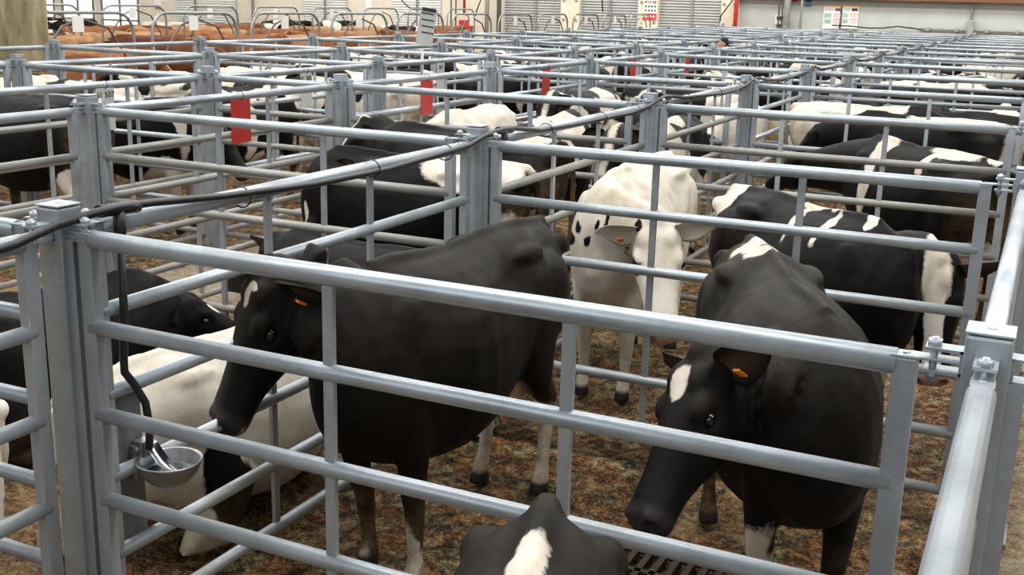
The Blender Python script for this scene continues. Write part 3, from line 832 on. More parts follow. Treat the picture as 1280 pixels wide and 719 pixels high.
def seg_vis(a, b):
    return any(vis((a[0]+(b[0]-a[0])*t, a[1]+(b[1]-a[1])*t, z), 0, 0) for t in (0, .25, .5, .75, 1) for z in (.2, 1.0, 1.7))
# gates across (parallel to the back wall)
CN = {('S', 'R'): 'right of the hose row', ('L', 'S'): 'left of the hose row', ('M', 'L'): 'across the lane', ('N', 'M'): 'beyond the lane', ('O', 'N'): 'in the far-left pens'}
for (a, b), tx in CN.items():
    for n in range(0, 15):
        if (a, b) == ('M', 'L') and n % 2 == 1: continue
        p0 = (RX_[a], YN[n], 0); p1 = (RX_[b], YN[n], 0)
        if not seg_vis(p0, p1): continue
        L = RX_[b]-RX_[a]
        gate(p0, p1, 'galvanised six-rail cross gate %s, %s from the front' % (tx, ORD[n+1]), 'cross gates '+tx, (.37, .67) if L > 2 else (.5,), .12, .17 if L > 2 else .12)
# gates along the rows
RN = {'S': 'under the black hose', 'R': 'right of the hose row', 'L': 'along the near side of the lane', 'M': 'along the far side of the lane', 'N': 'in the row beyond the lane', 'O': 'in the farthest row before the brown cattle'}
for row, tx in RN.items():
    for n in range(-1, 14):
        y0 = YN[n] if n >= 0 else -3.0
        p0 = (RX_[row], y0, 0); p1 = (RX_[row], YN[n+1], 0)
        if not seg_vis(p0, p1): continue
        if n < 0 and row not in 'SR': continue
        gate(p0, p1, 'galvanised six-rail side gate %s, %s bay' % (tx, ORD[n+2] if n >= 0 else 'nearest'), 'side gates '+tx, (.33, .66) if row != 'S' else (.35, .64), .14, .14)

# ------------------------------------------------------------------ black hose along the first row
e = empty('water_hose', (0, 0, 0), 0, 'black rubber water hose slung along the hose row of posts', 'hose')
pts = []
hz = []
for n in range(-1, 14):
    y0 = YN[n] if n >= 0 else -3.0; y1 = YN[n+1]
    for t, x, z in ((.02, .085, 1.765), (.06, .07, 1.765), (.12, .06, 1.755), (.25, .052, 1.715), (.45, .052, 1.695), (.65, .052, 1.685), (.80, .055, 1.69), (.92, .07, 1.715), (.97, .082, 1.75)):
        j = (math.sin(n*2.3+t*9)*.008) if .15 < t < .9 else 0
        pts.append((x, y0+(y1-y0)*t, z+j))
MB().tube(pts, .0145, 10).build('hose', BLACKRUB, e)
for n in range(0, 8):
    y = YN[n]+.20 if n == 0 else YN[n]+.22
    t = MB().tube([(.062, y-.09, 1.762), (.060, y-.055, 1.76), (.060, y+.055, 1.755), (.058, y+.09, 1.752)], .0225, 10)
    t.tube([(.06, y, 1.76), (.06, y, 1.69), (.06, y, 1.66)], .021, 10); t.build('tee_connector', BLACKRUB, e)
for n in range(0, 6):
    for t in (.30, .62, .86):
        y = YN[n]+(YN[n+1]-YN[n])*t; mb = MB()
        mb.tube([(.02+.05*math.cos(a), y, 1.695+.042*math.sin(a)) for a in [k*math.pi/6 for k in range(13)]], .0035, 5); mb.build('cable_tie', BLACKRUB, e)
dn = MB(); yh = YN[0]+.20
dn.tube([(.06, yh, 1.68), (.055, yh, 1.4), (.045, yh-.005, 1.22), (.04, yh, 1.17), (.05, yh+.03, 1.12), (.065, yh+.065, 1.04), (.07, yh+.075, .94), (.065, yh+.07, .86)], .0145, 10)
dn.build('drop_hose', BLACKRUB, e)

# ------------------------------------------------------------------ drinking bowl
bp = Vector((.115, .315, .80))
e = empty('drinking_bowl', bp, 0, 'round steel cattle drinking bowl with push paddle fixed by the corner post', 'bowl')
bowl = MB().lathe([(.02, -.085), (.05, -.082), (.08, -.062), (.105, -.03), (.118, .005), (.122, .012), (.118, .016), (.110, .008), (.096, -.026), (.07, -.052), (.03, -.066), (.001, -.067)], n=40)
bowl.build('bowl', CAST, e)
MB().lathe([(.001, -.035), (.092, -.035)], n=32).build('water', WATER, e)
pad = MB(); n = 8
prof = [(-.115, .055), (-.095, .062), (-.075, .050), (-.055, .022), (-.03, -.004), (0, -.022), (.03, -.030)]
vs = []
for i, (x, z) in enumerate(prof):
    w = .020+.010*min(1, i/3)
    for s in (-1, 1): vs += [(x, s*w, z), (x, s*w, z+.005)]
fs = []
for i in range(len(prof)-1):
    b = i*4; c = b+4
    fs += [(b, b+2, c+2, c), (b+1, c+1, c+3, b+3), (b, c, c+1, b+1), (b+2, b+3, c+3, c+2)]
pad.add(vs, fs, True); pad.build('paddle', STEEL, e)
arm = MB().box((-.125, 0, .03), (.05, .06, .075), .008); arm.box((-.14, 0, -.02), (.03, .08, .14), .006); arm.tube([(-.125, -.045, .035), (-.125, .045, .035)], .012, 10)
arm.build('valve_body', CAST, e)
o = tag(MB().box((-.045, .285, .78), (.010, .125, .60), .003).build('mounting_board', galv('dark_sheet', (.20, .23, .24), .25, .45, .6)), 'tall dark steel mounting board behind the drinking bowl', 'board')

# ------------------------------------------------------------------ hanging boards
def hang_sign(p, w, h, mat, label, cat, group, ang=90, tilt=0, text=None):
    e = empty(cat.replace(' ', '_'), p, math.radians(ang), label, cat, group)
    MB().box((0, 0, -h/2-.03), (w, .006, h), .001).build('board', mat, e)
    t = MB()
    for x in (0,): t.tube([(x+.0, .034*math.cos(a), .0+.036*math.sin(a)) for a in [k*math.pi/5 for k in range(11)]], .003, 5)
    t.build('cable_tie', BLACKRUB, e)
    if text:
        try:
            c = bpy.data.curves.new('lettering', 'FONT'); c.body = text; c.size = .075; c.align_x = 'CENTER'; c.extrude = .001
            f = bpy.data.objects.new('tmp', c); COL.objects.link(f); bpy.context.view_layer.update()
            me = bpy.data.meshes.new_from_object(f.evaluated_get(bpy.context.evaluated_depsgraph_get())); bpy.data.objects.remove(f)
            me.materials.clear(); me.materials.append(INK); g_ = link('lettering', me, e, (0, -.006, -.11)); g_.rotation_euler = (math.pi/2, 0, 0)
        except Exception: pass
    return e
redlab = ['nearest red plate hanging from the lane-side rail', 'second red plate along the lane-side rail', 'third red plate along the lane-side rail', 'fourth red plate along the lane-side rail', 'fifth and smallest red plate along the lane-side rail']
for i, (u, v) in enumerate(((296, 125), (530, 103), (680, 85), (789, 76), (858, 67))):
    d = ray(u, v); t = (XL-CX)/d.x; p = CAMP+d*t
    hang_sign((XL+.034, p.y, 1.70), .235, .34, RED, redlab[i], 'red plate', 'red plates on the lane-side row')
blab = ['pale grey board with faint lettering on the far lane rail, nearest', 'pale grey board on the far lane rail behind the striped cow', 'plain grey board on the far lane rail, third along', 'plain grey board on the far lane rail, fourth along']
for i, (u, v, tx) in enumerate(((126, 97, '41 507'), (379, 83, '41 505'), (548, 74, '507'), (664, 65, ''))):
    d = ray(u, v); t = (XM-CX)/d.x; p = CAMP+d*t
    hang_sign((XM+.034, p.y, 1.70), .20 if i != 2 else .2, .36, WHITEB, blab[i], 'grey board', 'grey boards on the far lane row', text=tx if tx else None)
d = ray(533, 34); t = (XM-.9-CX)/d.x; p = CAMP+d*t
e = empty('notice_board', (p.x, p.y, p.z), math.radians(25), 'grey metal notice plate standing up above the rails on a post', 'board')
R_ = Matrix.Rotation(math.radians(9), 3, 'Y')
MB().box((0, 0, 0), (.24, .01, .52), .002, 0, R_).build('plate', WHITEB, e)
mb = MB()
for k in range(4): mb.box((0.02, -.008, .19-.09*k), (.18, .004, .018), 0, 0, R_)
mb.box((.04, -.008, .24), (.20, .004, .05), 0, 0, R_); mb.build('text_line', INK, e)
MB().tube([(-.06, .02, -.3), (-.06, .02, -p.z)], .02, 8).build('stake', GALV, e)
# ------------------------------------------------------------------ cattle
def loc_of(tail, ang, s=1.0):
    """origin from the tail-head point on plan and heading"""
    a = math.radians(ang); return (tail[0]+.83*s*math.cos(a), tail[1]+.83*s*math.sin(a))
def cowat(label, org, ang, poll_at=None, muz_at=None, scale=1.0, tags=(), group=None, brow=None, **spec):
    """poll and muzzle given as points of the place, turned into the cow's own axes"""
    a = math.radians(ang); R = Matrix.Rotation(-a, 3, 'Z'); O = Vector((org[0], org[1], 0))
    if poll_at is not None:
        p = R @ (Vector(poll_at)-O)/scale; m_ = R @ (Vector(muz_at)-O)/scale
        spec['poll'] = tuple(p); spec['nose'] = tuple((m_-p).normalized())
    if brow is not None: spec['brow'] = tuple(R @ Vector(brow))
    return hero(spec, org, ang, label, group, scale, tags)

# 1 black cow in the nearest pen, head turned over its shoulder towards the corner post
cowat('black cow with a small white V on its forehead, head by the drinking bowl', (.53, 1.72), -93, (.13, .93, 1.37), (-.01, .74, .86), 1.0, tags=(1,),
      vox=.014, head=1.2, dusty=.05, seed=11, mat=HOLG, brow=(-.48, -.76, .38), lip=True, udder=True, ears=((-.15, 1, -.25), (.60, .75, .30)),
      blobs=[('w', (.080, .0, .05), (.045, .022, .12), 'head'), ('w', (.050, .028, .05), (.014, .045, .12), 'head'), ('w', (-.62, .15, .2), (.2, .09, .34)), ('w', (-.62, -.15, .2), (.2, .09, .34)), ('w', (.6, .14, .12), (.1, .08, .22)), ('w', (.6, -.14, .12), (.1, .08, .22))], feet=[(-.05, 0.02), (-.12, 0), (0, .02), (.05, -.02)])
# 2 black cow on the right, head lowered
cowat('big black cow with white forehead patch, head lowered in the right of the nearest pen', (1.98, 1.92), -66, (1.85, 1.22, 1.20), (1.74, .86, .76), 1.0, tags=(1,),
      vox=.014, seed=12, mat=HOLG, dusty=.05, fat=1.06, head=1.18, brow=(-.6, -.5, .6), ears=((-.25, 1, .25), (-.15, 1, .0)),
      blobs=[('w', (.09, .0, .04), (.060, .045, .06), 'head'), ('w', (-.62, .03, 1.42), (.13, .17, .2)), ('w', (-.42, -.08, 1.42), (.12, .05, .2)), ('w', (.15, .18, 1.36), (.16, .018, .2)), ('w', (.62, -.14, .35), (.12, .09, .26)), ('w', (.5, .0, .62), (.1, .12, .12))])
# 3 white cow with black flecks
cowat('white cow with black flecks on neck and shoulder, head turned right', (.44, 4.45), -86, (.88, 3.56, 1.20), (1.02, 3.30, .76), 1.02, tags=(-1,),
      vox=.016, head=1.2, seed=13, base='w', brow=(.25, -.85, .5), muzzle='pink', earcol=.5, ears=((-.1, 1, .0), (-.1, 1, -.05)), dirty=.8,
      blobs=[('k', (.80, -.17, 1.06), (.12, .07, .06)), ('k', (.74, -.20, 1.2), (.10, .03, .05)), ('k', (.82, -.10, 1.16), (.10, .025, .06)), ('k', (.86, -.04, 1.10), (.10, .03, .07)), ('k', (.86, .02, 1.2), (.10, .02, .06)), ('k', (.88, .08, 1.24), (.10, .02, .07)), ('k', (.70, -.2, .98), (.05, .1, .03)), ('k', (.74, .0, 1.02), (.05, .3, .045)), ('k', (.78, .12, 1.12), (.045, .08, .10)), ('k', (.82, .2, 1.06), (.04, .1, .12)), ('k', (.70, -.1, 1.2), (.03, .04, .05)), ('k', (.88, .3, 1.18), (.10, .04, .05)),
             ('k', (.72, -.06, .88), (.03, .05, .05)), ('k', (.5, -.2, 1.25), (.03, .04, .05)), ('k', (.16, .10, -.03), (.04, .05, .04), 'head'), ('k', (.17, -.10, -.02), (.05, .05, .05), 'head'), ('k', (.08, .13, -.08), (.04, .06, .06), 'head')])
# 4 black and white cow with a white blaze
cowat('black cow with broad white blaze and thin white lines on its back, head hanging', (1.68, 3.92), -44, (2.43, 3.60, 1.17), (2.47, 3.42, .62), .97, tags=(-1,),
      vox=.016, head=1.2, seed=14, brow=(-.02, -1, .1), ears=((-.1, 1, -.2), (.1, 1, -.1)), muzzle='pink', udder=True,
      blobs=[('w', (-.82, 0, 1.2), (.20, .40, .5)), ('w', (-.55, .22, 1.25), (.22, .12, .3)), ('w', (.12, 0, 1.42), (.16, .03, .1)), ('w', (.08, -.12, 1.35), (.035, .16, .2)), ('w', (.38, .0, 1.42), (.2, .03, .1)), ('w', (.34, -.15, 1.33), (.04, .14, .15)), ('w', (.62, -.05, 1.42), (.04, .1, .1)),
             ('w', (.2, 0, .03), (.55, .042, .12), 'head'), ('w', (.04, 0, .05), (.16, .075, .1), 'head'), ('w', (.52, .0, 0), (.07, .06, .2), 'head'), ('w', (.55, -.1, .55), (.3, .3, .22)), ('w', (.6, -.15, .2), (.2, .2, .3))])
# 5 black cow with white collar band behind
cowat('black cow with a white band behind its shoulder, standing behind the white-blazed cow', (2.02, 6.95), 135, (.86, 8.05, 1.10), (.50, 8.35, .86), 1.0, tags=(-1,), vox=.022, seed=15, mat=HOL,
      blobs=[('w', (.40, .0, 1.2), (.10, .5, .5)), ('w', (.46, .2, .8), (.05, .3, .4)), ('w', (-.36, .02, 1.42), (.30, .07, .12)), ('w', (-.15, .12, 1.32), (.05, .14, .16)), ('w', (-.78, 0, 1.40), (.07, .08, .1)), ('w', (.25, .0, .04), (.05, .05, .06), 'head'), ('w', (-.45, 0, .62), (.3, .3, .22))])
# 6 white cow with dirty rump in the third pen
cowat('long-backed white cow with dirty rump turned to the hose row', (.98, 10.75), -4, None, None, 1.0, vox=.026, seed=16, base='w', dirty=1.3, poll=(1.1, .1, 1.1), nose=(.6, 0, -.8),
      blobs=[('k', (.62, 0, 1.3), (.22, .4, .35)), ('k', (-.05, -.25, 1.2), (.09, .1, .08)), ('k', (.95, 0, 1.0), (.4, .4, .5))])
cowat('black and white cow with white back, right of the long-backed white cow', (1.75, 9.72), 172, None, None, 1.0, vox=.026, seed=17, poll=(1.1, .2, 1.2), nose=(.6, .2, -.8),
      blobs=[('w', (-.3, 0, 1.45), (.5, .2, .12)), ('w', (.3, -.25, 1.0), (.15, .2, .25)), ('w', (-.85, 0, 1.0), (.12, .3, .4))])
# 7 grey-black cow along the gate, left of the hose
cowat('worn black cow with white patches on its rump, left of the hose row', (-1.30, 5.30), 176, (-2.35, 5.42, 1.42), (-2.62, 5.2, 1.0), 1.03, vox=.02, seed=18, mat=HOLG, dirty=1.4,
      blobs=[('w', (-.50, .0, 1.42), (.28, .10, .12)), ('w', (-.30, .2, 1.36), (.10, .08, .1)), ('w', (.05, .3, .8), (.09, .2, .45)), ('w', (-.7, .15, .7), (.10, .2, .35)), ('w', (.1, .0, .02), (.28, .035, .08), 'head'), ('w', (-.6, .14, .2), (.3, .15, .5)), ('w', (.6, .14, .2), (.3, .15, .4))], feet=[(-.1, 0), (.05, 0), (.1, 0), (-.05, 0)])
# 8 black cow facing left behind the second post
cowat('black cow with a white back facing the lane, beside the second hose post', (-1.16, 4.28), 188, (-1.78, 4.22, 1.24), (-1.95, 3.95, .80), .98, tags=(1,), vox=.018, seed=19, mat=HOL, brow=(-.6, -.5, .6), ears=((-.3, 1, .3), (-.3, 1, .35)), earpink=.9,
      blobs=[('w', (-.50, 0, 1.40), (.42, .5, .20)), ('w', (-.15, .2, .62), (.35, .3, .16)), ('w', (.6, .14, .25), (.2, .2, .5)), ('w', (.22, 0, .03), (.25, .03, .06), 'head'), ('w', (-.7, 0, .8), (.2, .4, .4))])
# 9 dark cow lying between
cowat('dark grey cow lying in front of the white-backed black cow with tan ears', (-1.02, 3.44), 172, (-1.86, 3.56, .80), (-1.88, 3.34, .42), 1.0, vox=.02, seed=20, mat=HOLG, lie=True, dusty=.12,
      blobs=[('w', (-.35, -.35, .2), (.2, .2, .3)), ('w', (-.8, 0, .3), (.12, .2, .2))])
# 10 white lying cow
cowat('mostly white cow lying down behind the drinking bowl', (-.58, 1.42), 86, (-.85, 2.62, .78), (-.75, 2.95-.2, .30), .98, vox=.018, seed=21, base='w', lie=True, dirty=1.1, ears=((-.1, 1, -.1), (-.1, 1, -.1)),
      blobs=[('k', (-.32, -.34, .34), (.15, .2, .28)), ('k', (-.18, -.34, .12), (.10, .2, .14)), ('k', (.85, 0, .7), (.22, .4, .4)), ('k', (.2, .1, -.05), (.4, .12, .3), 'head')])
cowat('black cow lying low beyond the left corner post', (-2.02, 1.62), 72, (-1.75, 2.45, .66), (-1.45, 2.75, .42), .95, vox=.02, seed=22, lie=True, dirty=.4, blobs=[('w', (.18, 0, .04), (.05, .03, .05), 'head')])
cowat('white cow with brown stains lying at the left edge behind the corner post', (-1.80, .42), -178, None, None, .9, vox=.02, seed=23, base='w', lie=True, dirty=1.8, poll=(.95, .1, .75), nose=(.6, .3, -.5),
      blobs=[('k', (-.72, .1, .2), (.16, .3, .16)), ('k', (.2, .3, .5), (.2, .3, .25)), ('k', (.9, .2, .5), (.2, .2, .3))])
# 12 cow with its rump to the front gate
cowat('dark cow with white stripe along its spine, rump against the front gate', loc_of((2.0, -.56), -73, 1.05), -73, None, None, 1.03, vox=.016, seed=24, mat=HOLG, dusty=.05, poll=(1.0, .0, 1.0), nose=(.5, 0, -.85),
      blobs=[('w', (-.38, .0, 1.42), (.26, .035, .2)), ('w', (-.08, 0, 1.42), (.40, .085, .2)), ('w', (.3, 0, 1.42), (.4, .15, .3))])
# 13 black cow across the lane
cowat('big black cow standing side-on beyond the lane at the left edge', (-6.0, 5.25), 178, None, None, 1.04, vox=.022, seed=25, mat=HOL, poll=(1.1, -.1, 1.2), nose=(.7, 0, -.7), blobs=[('w', (-.7, .05, .6), (.25, .3, .22))], dirty=1.5)
cowat('black cow with white saddle stripe, behind the nearest red plate', (-5.75, 8.05), -95, None, None, 1.0, vox=.024, seed=26, poll=(1.2, .2, 1.25), nose=(.7, .2, -.7),
      blobs=[('w', (.0, .12, 1.35), (.75, .07, .35)), ('w', (-.7, 0, 1.3), (.3, .3, .3)), ('w', (.0, .0, .6), (.2, .3, .2)), ('w', (.2, .3, 1.0), (.07, .2, .5))])
cowat('black cow with white neck band behind the nearest grey board', (-5.85, 6.38), 8, None, None, .98, vox=.024, seed=27, dirty=1.5, blobs=[('w', (.7, .0, 1.3), (.07, .5, .5)), ('w', (-.3, 0, 1.42), (.4, .12, .1)), ('w', (.5, -.1, .5), (.3, .3, .4)), ('w', (-.6, 0, .6), (.3, .4, .4))], poll=(1.15, -.2, 1.15), nose=(.7, -.2, -.7))
cowat('white cow with round black spots beside the far grey board', (-5.6, 9.9), -175, None, None, 1.0, vox=.024, seed=28, base='w', poll=(1.2, .1, 1.2), nose=(.7, 0, -.7),
      blobs=[('k', (.0, .3, 1.0), (.14, .2, .16)), ('k', (.35, .3, .9), (.09, .2, .12)), ('k', (-.3, .25, 1.25), (.16, .2, .1)), ('k', (.8, 0, 1.2), (.3, .4, .4)), ('k', (-.6, .3, .9), (.08, .2, .12))], dirty=1.3)
cowat('white cow with a black head behind the white spotted cow', (-5.9, 11.2), -170, None, None, 1.0, vox=.026, seed=29, base='w', random=.3)

# ---- the many others: a few coats and head positions, each copied as an animal of its own
VAR = []
poses = [((1.22, .05, 1.40), (.72, .1, -.6)), ((1.15, .28, 1.15), (.6, .35, -.7)), ((1.2, -.2, 1.0), (.5, -.2, -.85)), ((1.12, -.3, 1.3), (.5, -.6, -.5))]
for i in range(16):
    rnd = [-.5, -.1, .45, -.35, .12, -.6, -.22, .6][i % 8]
    po, no = poses[i % 4]
    me, A_ = make_cow(dict(vox=.045, seed=100+i, random=rnd if rnd else .01, poll=po, nose=no, base='k' if rnd < 0 else 'w', mat=HOL if i % 3 else HOLG), 'cow')
    VAR.append((me, 'mostly black cow' if rnd < -.2 else ('black and white patched cow' if rnd < .25 else ('mostly white cow' if rnd < .7 else 'white cow'))))
BV = []
for i in range(8):
    po, no = poses[i % 4]; m_ = (BRN, TAN, DBRN, BRN)[i % 4]
    me, A_ = make_cow(dict(vox=.045, seed=200+i, blobs=[('w', (.2, 0, .04), (.2, .05, .1), 'head')] if i % 3 == 0 else [], poll=po, nose=no, mat=m_, dirty=.4), 'cow')
    BV.append((me, {BRN: 'chestnut brown cow', TAN: 'tan cow', DBRN: 'dark brown cow'}[m_]))
rng = random.Random(11)
PEN = [('S', 'R', 'right of the hose row', range(3, 14)), ('L', 'S', 'left of the hose row', range(2, 14)), ('N', 'M', 'beyond the lane', range(4, 14)), ('O', 'N', 'in the far-left pens', range(2, 14))]
SIDE = ['nearest the front gate', 'in the middle', 'at the back']
for a, b, tx, ns in PEN:
    x0, x1 = RX_[a]+.12, RX_[b]-.12
    for n in ns:
        y0, y1 = YN[n]+.12, YN[n+1]-.12; xc, yc = (x0+x1)/2, (y0+y1)/2
        if not vis((xc, yc, 1.2), 120, 20): continue
        cnt = 3 if (n > 3 or a != 'S') else 1
        if a == 'S' and n == 3: slots = [(xc+.2, y1-.45, 180)]
        elif rng.random() < .55: slots = [(xc+rng.uniform(-.08, .08), y0+.36+(y1-y0-.72)*k/2, rng.choice((0, 180))+rng.uniform(-5, 5)) for k in range(3)]
        else: slots = [(x0+.36+(x1-x0-.72)*k/2, yc+rng.uniform(-.1, .1), rng.choice((90, -90))+rng.uniform(-5, 5)) for k in range(3)]
        if rng.random() < .25 and len(slots) > 2: slots.pop(rng.randrange(3))
        for k, (x, y, an) in enumerate(slots):
            me, ds = VAR[rng.randrange(len(VAR))]
            # the head reaches past mid-body, so set the body back a little
            s = rng.uniform(.93, 1.0); r = math.radians(an); x -= .22*math.cos(r); y -= .22*math.sin(r)
            o = link('cow', me, None, (x, y, 0), r); o.scale = (s,)*3
            fac = 'facing left' if abs(an) > 150 else ('facing right' if abs(an) < 30 else ('facing away' if an > 0 else 'facing the front'))
            tag(o, '%s %s, %s pen %s, %s' % (ds, fac, ORD[n+1], tx, ('first', 'middle', 'last')[k]), 'cow', 'cattle in the pens '+tx)
# brown and pied cattle in the tie rows at the far left
far = [(72, 46, 1, 'B'), (112, 34, 0, 'B'), (150, 36, 1, 'B'), (105, 60, 5, 'B'), (50, 47, 2, 'B'), (128, 44, 1, 'B'), (165, 41, 5, 'B'), (182, 33, 2, 'B'), (240, 35, 1, 'B'), (275, 37, 5, 'B'), (286, 31, 0, 'B'),
       (205, 29, 2, 'W'), (318, 31, 4, 'W'), (352, 27, 0, 'W'), (388, 34, 1, 'B'), (424, 27, 5, 'W'), (455, 34, 5, 'B'), (500, 33, 1, 'W'), (545, 34, 0, 'B'), (575, 32, 1, 'B'), (38, 40, 3, 'W'), (60, 27, 0, 'W'), (92, 25, 0, 'W'), (215, 40, 0, 'B'), (140, 62, 2, 'B'), (620, 32, 1, 'W'), (470, 27, 3, 'W'), (340, 38, 4, 'B'),
       (30, 80, 0, 'B'), (75, 72, 2, 'B'), (20, 55, 4, 'B'), (225, 62, 2, 'B'), (300, 45, 4, 'B'), (410, 42, 0, 'B'), (180, 50, 2, 'B'), (245, 48, 0, 'B'), (105, 75, 0, 'B'), (520, 40, 4, 'B'), (440, 40, 1, 'B'), (365, 45, 5, 'B')]
placed = []
HEADW = ['seen low between the rails', 'under the curved stall rails', 'standing across the stall', 'with its back to the rails']
for i, (u, v, k, t) in enumerate(far):
    p = at(u, v, 1.36); me, ds = (BV if t == 'B' else VAR)[k % (8 if t == 'B' else 16)]
    an = rng.choice((30, 210))+rng.uniform(-5, 5)
    if p.x > -10.3: p.x = -10.8-rng.random()
    ax_ = Vector((math.cos(math.radians(an)), math.sin(math.radians(an)), 0)); dv = Vector((p.x-CX, p.y-CY, 0)).normalized()
    for _ in range(60):
        if all(abs((q-p).dot(ax_)) > 2.5 or abs((q-p).cross(ax_).z) > .95 for q in placed): break
        p = p+dv*.35
    if p.y > 42.5: continue
    placed.append(p.copy())
    o = link('cow', me, None, (p.x, p.y, 0), math.radians(an)); o.scale = (.98,)*3
    nb = 'by the mossy column' if u < 90 else ('before the bright doorways' if u < 190 else ('below the white shutters' if u < 450 else 'near the red hose cabinet'))
    tag(o, '%s %s, %s' % (ds, nb, HEADW[i % 4]), 'cow', 'cattle in the stalls at the far left')
    o['label'] = o['label'].strip()

# ------------------------------------------------------------------ curved stall rails at the far left
def stall(x, y, label, grp, ln=2.3, h=2.12):
    e = empty('stall_divider', (x, y, 0), math.radians(90), label, 'stall rail', grp)
    pts = [(0, 0, 0), (0, 0, h-.35)]+[(.35-.35*math.cos(a), 0, h-.35+.35*math.sin(a)) for a in (math.pi/8, math.pi/4, 3*math.pi/8, math.pi/2)]
    pts += [(ln-.35, 0, h)]+[(ln-.35+.35*math.sin(a), 0, h-.35+.35*math.cos(a)) for a in (math.pi/8, math.pi/4, 3*math.pi/8, math.pi/2)]+[(ln, 0, 0)]
    MB().tube(pts, .028, 8).build('hoop', GALV2, e)
    MB().tube([(ln*.1, 0, h-.9), (ln*.18, 0, h-.55), (ln*.32, 0, h-.22), (ln*.5, 0, h-.1), (ln*.75, 0, h-.25), (ln*.9, 0, h-.7), (ln*.92, 0, h-1.1)], .020, 8).build('curved_brace', DP, e)
    MB().tube([(0, 0, 1.25), (ln, 0, 1.25)], .022, 8).build('rail', GALV2, e)
    MB().box((ln*.45, -.04, h-.18), (.24, .01, .26), .002).build('number_card', PAPER, e)
    return e
y = 10.1; k = 0
while y < 40:
    if vis((-11.6, y+1, 1.9), 40, 0):
        stall(-11.6, y, 'curved steel stall rail with white card, %s in the nearer row of stalls' % ORD[min(15, k+1)], 'curved stall rails, nearer row'); k += 1
    y += 2.75
y = 13.0; k = 0
while y < 40:
    if vis((-19.0, y+1, 1.9), 40, 0):
        stall(-19.0, y, 'curved steel stall rail with white card, %s in the row near the wall' % ORD[min(15, k+1)], 'curved stall rails, row near the wall'); k += 1
    y += 3.0

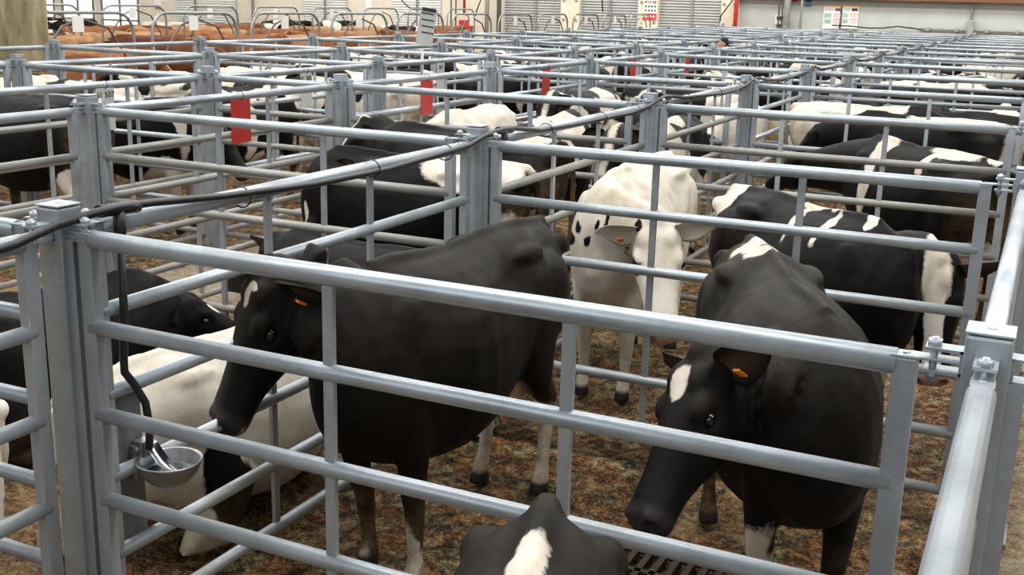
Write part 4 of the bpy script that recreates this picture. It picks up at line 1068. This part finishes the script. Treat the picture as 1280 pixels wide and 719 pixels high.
# ------------------------------------------------------------------ man walking in the lane
def person(x, y, ang):
    e = empty('person', (x, y, 0), math.radians(ang), 'person with short dark hair in a dark jacket walking in the lane', 'person')
    mb = MB(); X, Y_, Z_ = Vector((1, 0, 0)), Vector((0, 1, 0)), Vector((0, 0, 1))
    loft(mb, [ring((0, 0, z), Y_, X, w, d, d, 1, 16) for z, w, d in ((.92, .16, .11), (1.0, .17, .12), (1.12, .145, .105), (1.28, .17, .12), (1.42, .19, .11), (1.48, .15, .09), (1.52, .06, .055), (1.60, .052, .055))])
    loft(mb, [ring((dx, 0, z), Y_, X, w, d, d, 1, 16) for z, w, d, dx in ((1.575, .045, .06, .02), (1.62, .065, .085, .025), (1.68, .075, .098, .015), (1.75, .077, .10, 0), (1.80, .062, .08, -.005), (1.825, .03, .04, -.01))])
    ellipsoid(mb, (.118, 0, 1.672), (.022, .014, .026)); ellipsoid(mb, (.10, 0, 1.628), (.018, .028, .010))
    for s in (1, -1):
        ellipsoid(mb, (.0, .078*s, 1.68), (.022, .010, .032))
        limb(mb, [(0, .09*s, .95), (.06*s, .095*s, .52), (-.02*s+.02, .095*s, .10), (.04, .095*s, .04)], [(.10, .09), (.065, .06), (.045, .042), (.05, .045)])
        ellipsoid(mb, (.08, .095*s, .035), (.13, .045, .035))
        limb(mb, [(0, .19*s, 1.42), (.02, .235*s, 1.14), (.14, .22*s, .92)], [(.058, .055), (.045, .042), (.03, .028)])
        ellipsoid(mb, (.17, .22*s, .87), (.035, .018, .045))
        for f in range(4): mb.tube([(.155+.016*f, .22*s, .84), (.17+.016*f, .215*s, .80), (.165+.014*f, .205*s, .775-.006*abs(f-1.5))], .008, 6)
        mb.tube([(.15, .21*s, .88), (.135, .195*s, .85), (.14, .19*s, .825)], .009, 6)
    me = mb.mesh('raw', HOL); ob = bpy.data.objects.new('raw', me); COL.objects.link(ob)
    md = ob.modifiers.new('r', 'REMESH'); md.mode = 'VOXEL'; md.voxel_size = .011; md.use_smooth_shade = True
    ms = ob.modifiers.new('s', 'SMOOTH'); ms.iterations = 3
    dg = bpy.context.evaluated_depsgraph_get(); dg.update(); out = bpy.data.meshes.new_from_object(ob.evaluated_get(dg)); bpy.data.objects.remove(ob)
    out.materials.clear(); out.materials.append(simple('skin', (.50, .27, .18), .5)); link('body', out, e)
    j = MB(); loft(j, [ring((0, 0, z), Y_, X, w, d, d, 1, 16) for z, w, d in ((.88, .185, .135), (1.0, .185, .135), (1.12, .165, .12), (1.28, .185, .135), (1.42, .205, .12), (1.485, .155, .095), (1.53, .075, .07))])
    for s in (1, -1): limb(j, [(0, .19*s, 1.43), (.02, .24*s, 1.14), (.13, .222*s, .945)], [(.072, .068), (.058, .055), (.042, .04)])
    j.build('jacket', simple('navy_cloth', (.03, .04, .08), .8), e)
    t = MB()
    for s in (1, -1): limb(t, [(0, .085*s, .98), (.06*s, .095*s, .52), (-.02*s+.02, .095*s, .08)], [(.125, .10), (.085, .08), (.07, .065)])
    t.build('trousers', simple('denim', (.05, .07, .13), .85), e)
    h = MB(); loft(h, [ring((dx, 0, z), Y_, X, w, d, d2, 1, 16) for z, w, d, d2, dx in ((1.66, .070, .02, .075, -.035), (1.70, .082, .05, .085, -.025), (1.76, .086, .100, .090, -.01), (1.81, .076, .088, .08, -.008), (1.845, .04, .05, .045, -.01))])
    h.build('hair', simple('dark_hair', (.012, .01, .009), .7, 0, .3, 60), e)
    b = MB(); b.box((.05, -.26, 1.05), (.30, .09, .40), .03); b.tube([(0, -.2, 1.45), (.05, -.24, 1.3), (.05, -.26, 1.22)], .02, 8)
    o = b.build('shoulder_bag', simple('red_cloth', (.45, .06, .06), .8)); o.location = (x, y, 0); o.rotation_euler = (0, 0, math.radians(ang))
    tag(o, 'faded red bag carried on the shoulder of the person in the lane', 'bag')
    return e
d = ray(906, 41); t = (-3.75-CX)/d.x; pp = CAMP+d*t
person(-3.75, pp.y, 205)

# ------------------------------------------------------------------ slotted drain covers in the bedding
def drain(x, y, lab):
    mb = MB(); nx = 9
    mb.box((0, -.21, .0), (.62, .03, .03)); mb.box((0, .21, .0), (.62, .03, .03))
    for k in range(nx+1): mb.box((-.30+.6*k/nx, 0, .0), (.028, .42, .03))
    mb.box((0, 0, .0), (.62, .03, .03))
    o = mb.build('drain_cover', simple('rusty_iron', (.035, .018, .010), .8), None, (x, y, .012), .0)
    return tag(o, lab, 'drain')
drain(1.50, 1.75, 'rusty slotted drain cover in the bedding under the lowered black head')
